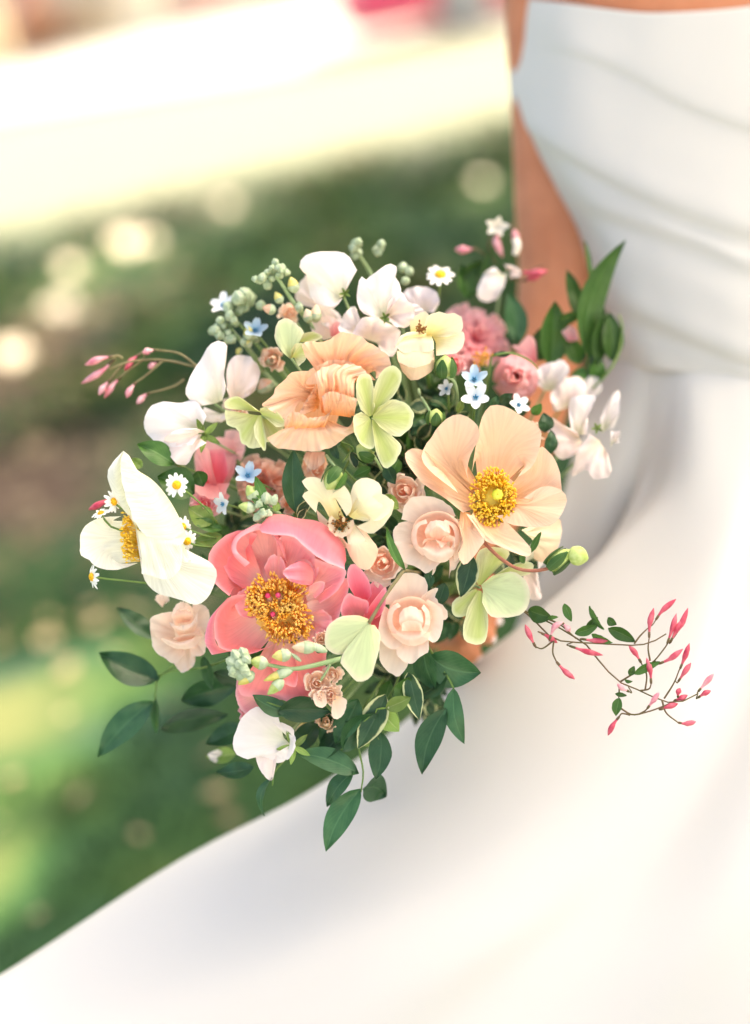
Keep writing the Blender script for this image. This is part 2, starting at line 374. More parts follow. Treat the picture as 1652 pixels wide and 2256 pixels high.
DARKLEAF = simple_mat('dark_leaf', (0.010, 0.022, 0.008, 1), (0.03, 0.05, 0.015, 1), 2.0, 0.6)
shrub('bronze_shrub', 'bronze-leaved shrub in the middle of the row beside the gate pier', (-4.25, 30.0, .1), .55, 1.0, DRYLEAF, 1600, 3, group='shrubs beyond the drive')
shrub('tan_shrub', 'tan dry shrub at the far end of the row beyond the drive', (-5.6, 30.2, .1), .8, 1.2, TANLEAF, 1800, 4, group='shrubs beyond the drive')
shrub('tan_shrub', 'low tan shrub next to the gate pier', (-3.25, 30.1, .1), .55, .9, TANLEAF, 1500, 5, group='shrubs beyond the drive')
shrub('dark_hedge', 'dark evergreen hedge beside the brick planter', (.55, 31.0, .1), .75, 1.2, DARKLEAF, 2600, 6, group='shrubs beyond the drive')

REDP, nt, out = newmat('red_car_paint'); pb = N(nt, 'ShaderNodeBsdfPrincipled'); nt.links.new(pb.outputs[0], out.inputs[0])
pb.inputs['Base Color'].default_value = (0.80, 0.07, 0.16, 1); pb.inputs['Roughness'].default_value = .4; pb.inputs['Coat Weight'].default_value = .3; pb.inputs['Coat Roughness'].default_value = .05
RUBBER = simple_mat('rubber', (0.02, 0.02, 0.02, 1), None, 5, .8)
ALLOY = simple_mat('alloy', (0.6, 0.6, 0.6, 1), None, 5, .3)
LAMPG = simple_mat('lamp_glass', (0.7, 0.7, 0.7, 1), None, 5, .1, spec=.6)
def build_car():
    x0, yc = 0.85, 17.0
    t = thing('parked_car', 'glossy red car parked on the drive beyond the lawn', 'car', (x0 + 2.1, yc, 0.006))
    st = [(0, .36, .62, .55), (.12, .22, .72, .72), (.9, .19, .86, .82), (1.35, .19, .92, .84), (2.0, .19, .95, .85), (3.2, .19, .97, .85), (3.9, .22, .98, .82), (4.15, .36, .9, .7), (4.22, .45, .8, .55)]
    V = []
    for (x, zb, zt, hw) in st:
        for (yy, zz) in ((-hw*.92, zb), (-hw, zb+.14), (-hw, zt-.16), (-hw*.88, zt), (0, zt+.03), (hw*.88, zt), (hw, zt-.16), (hw, zb+.14), (hw*.92, zb)):
            V.append((x0 + x, yc + yy, zz))
    nu = 9; f = grid_faces(len(st), nu, True) + [tuple(range(nu))[::-1], tuple((len(st)-1)*nu + k for k in range(nu))]
    mobj('body', V, f, REDP, t)
    cs = [(1.25, .9, .76), (1.95, 1.40, .60), (2.4, 1.46, .58), (3.2, 1.42, .58), (3.85, .97, .74)]
    V = []
    for (x, z, hw) in cs:
        for yy, zz in ((-.78, .88), (-hw, z), (hw, z), (.78, .88)): V.append((x0+x, yc+yy, zz))
    mobj('cabin', V, grid_faces(5, 4, False), GLASSD, t)
    V = [(x0+x, yc+yy, z+.012) for (x, z, hw) in cs[1:4] for yy in (-hw-.01, hw+.01)]
    mobj('roof', V, grid_faces(3, 2), REDP, t)
    for wx in (1.3, 3.4):
        for s in (-1, 1):
            yy = yc + s*.78
            ring = lambda rr_, y_: [(x0+wx+rr_*math.cos(a), y_, .32+rr_*math.sin(a)) for a in np.linspace(0, 2*math.pi, 20, endpoint=False)]
            V = ring(.2, yy+s*.09) + ring(.30, yy+s*.10) + ring(.315, yy) + ring(.30, yy-s*.1) + ring(.2, yy-s*.09)
            w = mobj('wheel', V, grid_faces(5, 20, True), RUBBER, t)
            V = ring(.2, yy+s*.085) + [(x0+wx, yy+s*.10, .32)]
            mobj('rim', V, [(k, (k+1) % 20, 20) for k in range(20)], ALLOY, w)
    for s in (-1, 1):
        v, f = boxv(x0+.02, x0+.16, yc+s*.55-.14, yc+s*.55+.14, .58, .68); mobj('headlight', v, f, LAMPG, t, smooth=False)
        v, f = boxv(x0+4.12, x0+4.22, yc+s*.6-.12, yc+s*.6+.12, .66, .78); mobj('tail_lamp', v, f, REDP, t, smooth=False)
        v, f = boxv(x0+1.45, x0+1.6, yc+s*.92-.06, yc+s*.92+.06, .93, 1.03); mobj('mirror', v, f, REDP, t, smooth=False)
build_car()

# ------------------------------------------------------------------ grass blades, fallen leaves
def build_grass():
    rr = np.random.default_rng(5); n = 42000
    y = rr.uniform(1.6, 10, n); x = rr.uniform(-.36, .26, n) * (y + .6)
    keep = ~((x < -.4) & (y > 3.75) & (y < 8) & (rr.uniform(size=n) < .55)) & ~((x < -.45) & (y > 3.7) & (y < 4.8)) & ~((x < -.66) & (y > 2.65) & (y < 3.2)) & ~((x < -.75) & (y > 2.18) & (y < 2.5)); x, y = x[keep], y[keep]; n = len(x)
    a = rr.uniform(0, 6.28, n); w = rr.uniform(.002, .004, n); h = rr.uniform(.025, .055, n); l = rr.uniform(0, .03, n); b = rr.uniform(0, 6.28, n)
    z = np.zeros(n)
    V = np.stack([np.stack([x-np.cos(a)*w, y-np.sin(a)*w, z], 1), np.stack([x+np.cos(a)*w, y+np.sin(a)*w, z], 1),
                  np.stack([x+np.cos(b)*l, y+np.sin(b)*l, h], 1)], 1).reshape(-1, 3)
    m = simple_mat('grass_blade', (0.018, 0.062, 0.026, 1), (0.055, 0.115, 0.032, 1), 3.0, .5, trans=.25)
    tag(mobj('grass', V, [(3*i, 3*i+1, 3*i+2) for i in range(n)], m, smooth=False), 'short green lawn grass in the shade', 'grass', kind='stuff')
    n = 900; y = rr.uniform(3.2, 9, n); x = -rr.uniform(.05, .36, n)*(y+.3)
    y2 = rr.uniform(1.9, 9, 160); x2 = rr.uniform(-.4, .15, 160)*y2; x = np.append(x, x2); y = np.append(y, y2); n = len(x)
    a = rr.uniform(0, 6.28, n); s = rr.uniform(.015, .032, n); t1 = rr.normal(0, .4, n)
    c = np.stack([x, y, np.full(n, .035)], 1); A = np.stack([np.cos(a), np.sin(a), t1*.6], 1)*s[:, None]; B = np.stack([-np.sin(a), np.cos(a), rr.normal(0, .4, n)], 1)*(s*.55)[:, None]
    V = np.stack([c-A, c+B, c+A, c-B], 1).reshape(-1, 3)
    m = simple_mat('fallen_leaf', (0.16, 0.09, 0.05, 1), (0.46, 0.36, 0.22, 1), 1.2, .6)
    tag(mobj('fallen_leaves', V, [(4*i, 4*i+1, 4*i+2, 4*i+3) for i in range(n)], m, smooth=False), 'dry brown leaves scattered on the shaded lawn', 'leaves', kind='stuff')
build_grass()
def ground_cover():
    rr = np.random.default_rng(21); V = []
    for _ in range(420):
        y = rr.uniform(4.3, 9.1); x = rr.uniform(-.34, .24)*(y+.5); n = 26; h = rr.uniform(.05, .16)
        if x < -.4 and y < 5.0: continue
        if any(abs(x-gx) < .26 and -.9 < y-gy < .25 for gx, gy, _g in GAPS[:9]): continue
        c = np.array([x, y, 0]) + rr.normal(size=(n, 3))*np.array([.11, .11, .02]); c[:, 2] = rr.uniform(.02, 1, n)*h + .02
        a = rr.normal(size=(n, 3)); a[:, 2] *= .5; a /= np.linalg.norm(a, axis=1)[:, None]; b = np.cross(a, rr.normal(size=(n, 3))*.4 + (0, 0, 1)); b /= np.linalg.norm(b, axis=1)[:, None]
        s = rr.uniform(.02, .05, (n, 1)); V.append(np.stack([c-a*s, c+b*s*.6, c+a*s, c-b*s*.6], 1))
    V = np.concatenate(V).reshape(-1, 3); n = len(V)//4
    m, nt, out = newmat('ground_cover_leaf'); L = nt.links
    tc = N(nt, 'ShaderNodeTexCoord'); nz = N(nt, 'ShaderNodeTexNoise'); nz.inputs['Scale'].default_value = 1.5; nz.inputs['Detail'].default_value = 3; L.new(tc.outputs['Object'], nz.inputs['Vector'])
    rp = ramp(nt, [(.32, (.008, .038, .030, 1)), (.45, (.020, .080, .024, 1)), (.55, (.07, .13, .024, 1)), (.64, (.12, .085, .035, 1)), (.74, (.12, .19, .11, 1))]); L.new(nz.outputs[0], rp.inputs[0])
    pb = N(nt, 'ShaderNodeBsdfPrincipled'); pb.inputs['Roughness'].default_value = .65; pb.inputs['Specular IOR Level'].default_value = .15; L.new(rp.outputs[0], pb.inputs['Base Color']); L.new(pb.outputs[0], out.inputs[0])
    tag(mobj('ground_cover', V, [(4*i, 4*i+1, 4*i+2, 4*i+3) for i in range(n)], m, smooth=False), 'low mottled ground cover plants in the shade behind the bouquet', 'ground cover', kind='stuff')
ground_cover()
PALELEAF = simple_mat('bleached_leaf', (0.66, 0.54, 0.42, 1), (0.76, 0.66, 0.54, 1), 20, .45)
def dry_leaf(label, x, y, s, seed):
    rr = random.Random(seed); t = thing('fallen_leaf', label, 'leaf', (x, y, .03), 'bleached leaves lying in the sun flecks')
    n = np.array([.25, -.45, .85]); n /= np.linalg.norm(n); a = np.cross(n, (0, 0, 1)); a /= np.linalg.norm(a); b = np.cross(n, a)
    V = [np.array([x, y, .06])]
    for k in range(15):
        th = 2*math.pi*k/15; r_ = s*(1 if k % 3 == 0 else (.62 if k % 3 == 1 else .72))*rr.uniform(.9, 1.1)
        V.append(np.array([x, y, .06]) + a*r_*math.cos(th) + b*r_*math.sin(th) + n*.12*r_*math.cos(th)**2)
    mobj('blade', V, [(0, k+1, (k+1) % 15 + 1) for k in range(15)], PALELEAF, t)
    v, f = tube(np.array([[x, y, .06], [x+.03, y+s, .05], [x+.05, y+1.6*s, .03]]), [.003, .002, .002], 5, world=True); mobj('stalk', v, f, PALELEAF, t)
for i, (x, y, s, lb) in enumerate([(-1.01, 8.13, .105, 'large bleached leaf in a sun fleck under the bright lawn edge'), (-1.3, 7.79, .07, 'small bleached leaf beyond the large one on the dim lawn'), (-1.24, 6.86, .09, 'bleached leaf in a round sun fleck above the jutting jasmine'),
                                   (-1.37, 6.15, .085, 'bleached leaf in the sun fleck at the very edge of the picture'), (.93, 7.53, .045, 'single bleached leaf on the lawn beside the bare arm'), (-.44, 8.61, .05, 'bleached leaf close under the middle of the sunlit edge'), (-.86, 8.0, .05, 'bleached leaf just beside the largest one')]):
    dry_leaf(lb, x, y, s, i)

# ------------------------------------------------------------------ the bride: body, gown
def dress_mat():
    m, nt, out = newmat('ivory_satin'); L = nt.links
    pb = N(nt, 'ShaderNodeBsdfPrincipled'); pb.inputs['Base Color'].default_value = (0.575, 0.56, 0.543, 1)
    pb.inputs['Roughness'].default_value = .42; pb.inputs['Specular IOR Level'].default_value = .35
    pb.inputs['Sheen Weight'].default_value = .15
    tc = N(nt, 'ShaderNodeTexCoord'); wv = N(nt, 'ShaderNodeTexNoise'); wv.inputs['Scale'].default_value = 900
    L.new(tc.outputs['Object'], wv.inputs['Vector'])
    bp = N(nt, 'ShaderNodeBump'); bp.inputs['Strength'].default_value = .08; bp.inputs['Distance'].default_value = .0006
    L.new(wv.outputs[0], bp.inputs['Height']); L.new(bp.outputs[0], pb.inputs['Normal'])
    L.new(pb.outputs[0], out.inputs[0]); return m
SATIN = dress_mat()
SKIN = simple_mat('skin', (0.50, 0.185, 0.092, 1), (0.56, 0.22, 0.115, 1), 40.0, .48, sss=.15)
NAIL = simple_mat('nail', (0.80, 0.70, 0.72, 1), None, 40.0, .25, spec=.5)
foot = P(1700, 900, -480); foot = np.array([foot[0], foot[1], 0.0])
BRIDE = thing('person', 'person in a strapless ivory wedding gown holding the bouquet', 'person', foot)

def ribs_loft(ribs, nu, nv, closed=False):
    rows = np.array([crom(r_, np.linspace(0, 1, nv)) for r_ in ribs])       # ribs x nv x 3
    if closed: rows = np.concatenate([rows, rows[:1]], 0)
    return np.array([crom(rows[:, j], np.linspace(0, 1, nu)) for j in range(nv)])   # nv x nu x 3

def build_skirt():
    ribs = [
        [(1338, 800, -520), (1262, 1000, -520), (1190, 1250, -500), (1120, 1420, -500), (1050, 1750, -520)],
        [(1400, 805, -485), (1365, 1000, -485), (1310, 1200, -505), (1260, 1450, -500), (1200, 1850, -450)],
        [(1445, 810, -455), (1415, 1000, -475), (1370, 1180, -520), (1330, 1450, -520), (1300, 1850, -430)],
        [(1480, 812, -430), (1462, 950, -420), (1430, 1085, -430), (1322, 1225, -400), (1225, 1345, -380), (1080, 1470, -370), (770, 1730, -350), (430, 1920, -320), (30, 2190, -270), (-420, 2450, -230)],
        [(1500, 815, -408), (1492, 950, -375), (1462, 1088, -345), (1340, 1210, -325), (1208, 1328, -315), (1050, 1452, -300), (730, 1712, -280), (400, 1892, -240), (0, 2154, -190), (-450, 2420, -150)],
        [(1530, 818, -380), (1532, 960, -335), (1512, 1100, -290), (1430, 1240, -255), (1330, 1360, -230), (1180, 1500, -205), (880, 1780, -165), (560, 1990, -125), (150, 2270, -85), (-300, 2530, -60)],
        [(1600, 825, -352), (1620, 1000, -300), (1600, 1200, -225), (1500, 1500, -150), (1250, 1800, -95), (950, 2080, -40), (600, 2350, 5), (300, 2620, 40)],
        [(1660, 832, -340), (1690, 1040, -290), (1690, 1280, -230), (1600, 1600, -130), (1420, 1920, -75), (1180, 2220, -20), (950, 2620, 60)],
        [(1730, 840, -335), (1770, 1050, -275), (1790, 1300, -190), (1740, 1650, -90), (1620, 2000, -15), (1470, 2300, 40), (1350, 2640, 80)],
        [(1850, 855, -355), (1890, 1100, -300), (1940, 1400, -215), (1960, 1800, -110), (1950, 2200, -10), (1930, 2600, 50)],
        [(1960, 870, -440), (2080, 1150, -420), (2250, 1500, -370), (2450, 2000, -300), (2600, 2600, -220)],
        [(1990, 870, -620), (2200, 1200, -820), (2500, 1700, -1000), (2700, 2300, -1100)],
        [(1700, 800, -790), (1700, 1100, -1200), (1700, 1500, -1500), (1750, 2100, -1700)],
        [(1430, 790, -670), (1330, 1000, -950), (1290, 1200, -1200), (1300, 1500, -1400)],
    ]
    W = []
    ribs = [[(r_[0][0], r_[0][1]-30, (-613 + 236*max(0, 1-((r_[0][0]-1670)/334)**2)**.5) if i < 11 else r_[0][2])] + r_[1:] for i, r_ in enumerate(ribs)]
    for r_ in ribs:
        w = list(PW(np.array(r_, float)))
        last, prev = w[-1], w[-2]; out_ = last - prev; out_[2] = 0
        n_ = np.linalg.norm(out_) + 1e-6; out_ /= n_
        k = max(last[2], .1)
        w.append(np.array([*(last + out_*k*.30)[:2], k*.45])); w.append(np.array([*(last + out_*k*.42)[:2], 0.015]))
        W.append(w)
    g = ribs_loft(W, 150, 70, closed=True)
    g = g[:, :-1]
    # soft gathers falling from the waist
    nv, nu = g.shape[:2]
    for a in range(nv):
        t = a/(nv-1)
        for b in range(nu):
            u = b/nu
            amp = .0075*math.sin(min(1, t*2.2)*math.pi/2)
            g[a, b] += np.array([.3, -.8, .35])*amp*(n3(u*16, t*1.6, 2.0) + .6*n3(u*34, t*2.2, 9.0))
    o = mobj('skirt', g.reshape(-1, 3), grid_faces(nv, nu, True), SATIN, BRIDE)
    sub = o.modifiers.new('s', 'SUBSURF'); sub.levels = 1; sub.render_levels = 1
    return o
SKIRT = build_skirt()

def build_bodice():
    # rows follow the draped pleats: (left..right front points), relief
    rows = [
        ([(1153, -6), (1250, 8), (1400, 28), (1500, 28), (1652, 15), (1800, -20), (1960, -80)], 0),
        ([(1150, 40), (1250, 50), (1400, 75), (1500, 85), (1652, 90), (1800, 70), (1970, 10)], 5),
        ([(1146, 95), (1260, 105), (1380, 150), (1500, 215), (1652, 270), (1800, 290), (1980, 260)], 9),
        ([(1145, 112), (1260, 126), (1378, 172), (1498, 240), (1652, 298), (1800, 318), (1980, 290)], -5),
        ([(1143, 190), (1260, 245), (1390, 325), (1530, 385), (1652, 420), (1820, 440), (1985, 430)], 4),
        ([(1153, 255), (1245, 320), (1395, 405), (1555, 470), (1652, 500), (1840, 540), (1990, 540)], 16),
        ([(1160, 275), (1250, 345), (1395, 432), (1552, 500), (1652, 532), (1840, 570), (1992, 570)], -4),
        ([(1175, 330), (1270, 395), (1400, 460), (1550, 520), (1652, 556), (1840, 592), (1995, 590)], -2),
        ([(1200, 405), (1300, 445), (1430, 492), (1560, 540), (1652, 578), (1840, 612), (2000, 610)], 9),
        ([(1215, 440), (1310, 475), (1430, 522), (1560, 572), (1652, 612), (1840, 645), (2000, 640)], -7),
        ([(1242, 495), (1340, 530), (1440, 580), (1560, 635), (1652, 675), (1850, 710), (2003, 705)], 6),
        ([(1268, 560), (1360, 600), (1460, 650), (1560, 695), (1652, 730), (1850, 765), (2005, 760)], 10),
        ([(1290, 630), (1385, 668), (1480, 712), (1570, 752), (1652, 782), (1850, 812), (2006, 808)], 15),
        ([(1306, 672), (1392, 705), (1482, 742), (1572, 780), (1652, 806), (1850, 832), (2006, 826)], -9),
        ([(1322, 735), (1410, 757), (1500, 785), (1600, 812), (1660, 826), (1850, 850), (2004, 845)], -11),
        ([(1338, 802), (1440, 812), (1540, 822), (1640, 834), (1720, 842), (1850, 858), (2002, 868)], -16),
    ]
    loops = []
    n = len(rows)
    for i, (pts, off) in enumerate(rows):
        t = i/(n-1)
        pts = [(x - (12 + 8*math.sin(math.pi*min(1, t*1.3)))*max(0, 1-(x-pts[0][0])/260), y) for x, y in pts]
        xl, yl = pts[0]; xr, yr = pts[-1]; cx = (xl+xr)/2; a = (xr-xl)/2
        b = 300 - 60*t; z0 = -630 + 25*t
        loop = []
        for (x, y) in pts:
            e = max(0, 1-((x-cx)/a)**2)**.5
            loop.append((x, y, z0 + b*e + off*.5*min(1, e*3.0)))
        for k in range(1, 6):
            th = math.pi*k/6
            x = cx + a*math.cos(th); y = yr + (yl-yr)*k/6
            loop.append((x, y, z0 - b*.8*math.sin(th)))
        loop.append(loop[0])
        loops.append(crom(np.array(loop, float), np.linspace(0, 1, 110))[:-1])
    L = np.array(loops)
    g = np.array([crom(L[:, j], np.linspace(0, 1, 74)) for j in range(L.shape[1])]).transpose(1, 0, 2)
    o = mobj('bodice', PW(g.reshape(-1, 3)), grid_faces(g.shape[0], g.shape[1], True), SATIN, BRIDE)
    s = o.modifiers.new('s', 'SUBSURF'); s.levels = 1; s.render_levels = 1
    so_ = o.modifiers.new('t', 'SOLIDIFY'); so_.thickness = .002; so_.offset = -1
    # corded top edge and side seam
    e = crom(np.array(loops[0][:70]), np.linspace(0, 1, 60)); e[:, 1] += 3
    v, f = tube(e, [3.2]*60, 6); mobj('top_binding', v, f, SATIN, o)
    return o
BODICE = build_bodice()

def build_body():
    parts = []
    # torso rings: waist to neck, then head
    def ring(cx, cy, z, a, b, m=22):
        return [(cx + a*math.cos(t), cy + 0.22*a*0 + 0, z + b*math.sin(t)) for t in np.linspace(0, 2*math.pi, m, endpoint=False)]
    spec = [(1668, 850, -605, 270, 170), (1640, 640, -610, 300, 200), (1590, 300, -620, 350, 235), (1560, 80, -622, 376, 284), (1548, -30, -624, 388, 292),
            (1535, -180, -645, 400, 262), (1520, -330, -670, 385, 180), (1505, -430, -685, 250, 150), (1495, -520, -690, 140, 135), (1480, -680, -680, 125, 130)]
    V = []
    for s in spec: V += ring(*s)
    f = grid_faces(len(spec), 22, True) + [tuple(range(22))[::-1], tuple((len(spec)-1)*22 + k for k in range(22))]
    parts.append((PW(np.array(V, float)), f))
    hd = [(1478, -640, 60, 60), (1470, -700, 130, 150), (1460, -790, 175, 210), (1450, -900, 195, 235), (1440, -1010, 185, 225), (1432, -1090, 140, 170), (1428, -1130, 60, 70)]
    V = []
    for (x, y, a, b) in hd: V += ring(x, y, -660, a, b)
    parts.append((PW(np.array(V, float)), grid_faces(len(hd), 22, True) + [tuple(range(22))[::-1], tuple((len(hd)-1)*22 + k for k in range(22))]))
    nose = [(1446, -930, -425), (1450, -880, -410), (1453, -850, -405), (1455, -835, -425)]
    parts.append(tube(nose, [14, 22, 30, 16], 8))
    def limb(pts, rad_, n=22, seg=14):
        p = crom(np.array(pts, float), np.linspace(0, 1, n)); r_ = crom(np.array([[q, 0, 0] for q in rad_], float), np.linspace(0, 1, n))[:, 0]
        # keep knots aligned: interpolate radii on the same chord parameters
        d = np.sqrt(np.linalg.norm(np.diff(np.array(pts, float), axis=0), axis=1))**1.4; k = np.concatenate([[0], np.cumsum(d)]); k /= k[-1]
        r_ = np.interp(np.linspace(0, 1, n), k, rad_)
        parts.append(tube(p, r_, seg))
    limb([(1330, -300, -670), (1245, -190, -668), (1222, 0, -660), (1230, 200, -645), (1234, 450, -605), (1226, 640, -570), (1190, 850, -515), (1110, 1080, -430), (1035, 1250, -360)],
         [130, 122, 112, 108, 103, 86, 80, 66, 50])
    limb([(1760, -300, -690), (1890, -180, -680), (1930, 100, -700), (1960, 400, -700), (1990, 700, -600), (1950, 900, -420)], [120, 122, 112, 104, 82, 50])
    # her right hand closed round the stems
    limb([(1035, 1240, -360), (1000, 1310, -345), (985, 1380, -330), (985, 1430, -325)], [48, 52, 56, 44], 10)
    limb([(1010, 1320, -340), (985, 1400, -320)], [46, 46], 6)
    for pts, rr_ in ([[(982, 1345, -300), (1022, 1335, -258), (1066, 1346, -248), (1100, 1372, -268)], [25, 24, 21, 16]],
                     [[(978, 1385, -296), (1018, 1380, -246), (1058, 1390, -238), (1086, 1412, -262)], [25, 24, 21, 16]],
                     [[(976, 1422, -298), (1008, 1420, -252), (1036, 1430, -246), (1054, 1449, -266)], [24, 23, 20, 15]],
                     [[(974, 1452, -305), (996, 1456, -270), (1014, 1466, -266), (1026, 1480, -284)], [20, 19, 17, 13]],
                     [[(1020, 1290, -350), (1062, 1288, -335), (1100, 1300, -335), (1130, 1322, -345)], [30, 26, 23, 17]]):
        limb(pts, rr_, 14, 10)
    v, f = merge(parts)
    o = mobj('body', v, f, SKIN, BRIDE)
    rm = o.modifiers.new('r', 'REMESH'); rm.mode = 'VOXEL'; rm.voxel_size = .0032; rm.use_smooth_shade = True
    sm = o.modifiers.new('m', 'SMOOTH'); sm.factor = .5; sm.iterations = 6
    for (x, y, z, dx, dy) in ((1096, 1367, -249, .86, .5), (1082, 1406, -243, .8, .6), (1049, 1444, -249, .7, .7)):
        V = []
        for j, w in enumerate((7, 10, 10.5, 9, 4)):
            for k in range(5):
                u = (k-2)/2
                V.append((x + dx*(j-2)*6 - dy*u*w, y + dy*(j-2)*6 + dx*u*w, z + 4 - 5*u*u - abs(j-2)*.8))
        mobj('fingernail', PW(np.array(V, float)), grid_faces(5, 5), NAIL, o)
    # hair
    HAIR = simple_mat('hair', (0.05, 0.025, 0.012, 1), (0.11, 0.06, 0.03, 1), 80, .45)
    V = []
    for i, (x, y, a, b) in enumerate([(1475, -700, 135, 130), (1465, -790, 190, 200), (1455, -900, 212, 240), (1442, -1015, 205, 240), (1432, -1100, 160, 190), (1428, -1150, 60, 70)]):
        V += ring(x, y, -700, a, b)
    mobj('hair', PW(np.array(V, float)), grid_faces(6, 22, True) + [tuple(5*22+k for k in range(22))], HAIR, BRIDE)
    return o
BODY = build_body()

# ------------------------------------------------------------------ bouquet: materials
M = {}
M['coral'] = petal_mat('coral_petal', lin(255, 214, 196), lin(255, 156, 150), lin(255, 130, 140), .30, .5, .26, 34, edge=lin(252, 172, 178))
M['coral_pink'] = petal_mat('coral_pink_petal', lin(248, 150, 150), lin(250, 128, 140), lin(251, 150, 168), .30, .5, .16, 30, edge=lin(252, 180, 190))
M['coral_pale'] = petal_mat('pale_coral_petal', lin(255, 220, 206), lin(255, 186, 180), lin(255, 156, 168), .34, .5, .26, 30, edge=lin(252, 195, 200))
M['magenta'] = petal_mat('rose_pink_petal', lin(246, 105, 118), lin(249, 118, 138), lin(251, 150, 168), .3, .5, .15, 26, edge=lin(252, 175, 188))
M['peach'] = petal_mat('peach_petal', lin(254, 184, 120), lin(255, 206, 168), lin(255, 217, 190), .36, .55, .30, 40, bump=.5)
M['peach_pink'] = petal_mat('peach_pink_petal', lin(253, 175, 108), lin(255, 204, 164), lin(255, 218, 192), .40, .55, .30, 40, bump=.5)
M['white_poppy'] = petal_mat('cream_white_petal', lin(240, 236, 200), lin(248, 246, 226), lin(251, 249, 238), .38, .6, .34, 46, bump=.5)
M['sweet'] = petal_mat('sweet_pea_petal', lin(232, 232, 205), lin(246, 236, 231), lin(249, 240, 240), .4, .6, .14, 22)
M['sweet_blush'] = petal_mat('blush_sweet_pea_petal', lin(240, 225, 205), lin(247, 226, 219), lin(249, 234, 232), .4, .6, .14, 22)
M['lilac'] = petal_mat('lilac_petal', lin(232, 222, 220), lin(238, 224, 228), lin(240, 230, 236), .4, .6, .12, 22)
M['hell'] = petal_mat('hellebore_sepal', lin(188, 194, 118), lin(211, 213, 156), lin(224, 224, 182), .4, .5, .6, 26, vein=lin(186, 202, 108), edge=lin(226, 230, 186))
M['hell_pale'] = petal_mat('pale_hellebore_sepal', lin(205, 216, 164), lin(212, 224, 176), lin(218, 226, 182), .4, .5, .5, 20, vein=lin(198, 214, 166), edge=lin(222, 216, 190))
M['cream'] = petal_mat('cream_petal', lin(244, 228, 150), lin(251, 238, 192), lin(252, 240, 212), .38, .4, .16, 22)
M['cream_blush'] = petal_mat('cream_blush_petal', lin(252, 240, 205), lin(251, 232, 200), lin(250, 214, 186), .38, .4, .16, 22)
M['rose'] = petal_mat('blush_rose_petal', lin(254, 204, 180), lin(255, 220, 200), lin(255, 234, 220), .8, .5, .12, 16)
M['rose_pale'] = petal_mat('pale_blush_rose_petal', lin(254, 222, 200), lin(255, 230, 213), lin(255, 238, 225), .8, .5, .12, 16)
M['pink_soft'] = petal_mat('soft_pink_petal', lin(249, 150, 162), lin(251, 180, 188), lin(252, 204, 208), .9, .5, .12, 16)
M['pink_ball'] = petal_mat('ranunculus_pink_petal', lin(250, 158, 164), lin(252, 172, 178), lin(253, 202, 204), .9, .5, .12, 16)
M['carnation'] = petal_mat('coral_carnation_petal', lin(251, 162, 130), lin(252, 186, 160), lin(253, 216, 200), .9, .5, .15, 24)
M['blue'] = petal_mat('pale_blue_petal', lin(120, 170, 205), lin(188, 212, 232), lin(210, 225, 236), .3, .6, .15, 12)
M['bluewhite'] = petal_mat('white_blue_petal', lin(215, 225, 232), lin(232, 237, 242), lin(244, 246, 248), .3, .6, .1, 12)
M['daisy'] = petal_mat('daisy_petal', lin(235, 235, 225), lin(250, 250, 246), lin(252, 252, 250), .25, .6, .12, 8)
M['stockpetal'] = petal_mat('stock_floret_petal', lin(246, 205, 160), lin(250, 214, 188), lin(252, 226, 206), .36, .6, .15, 14)
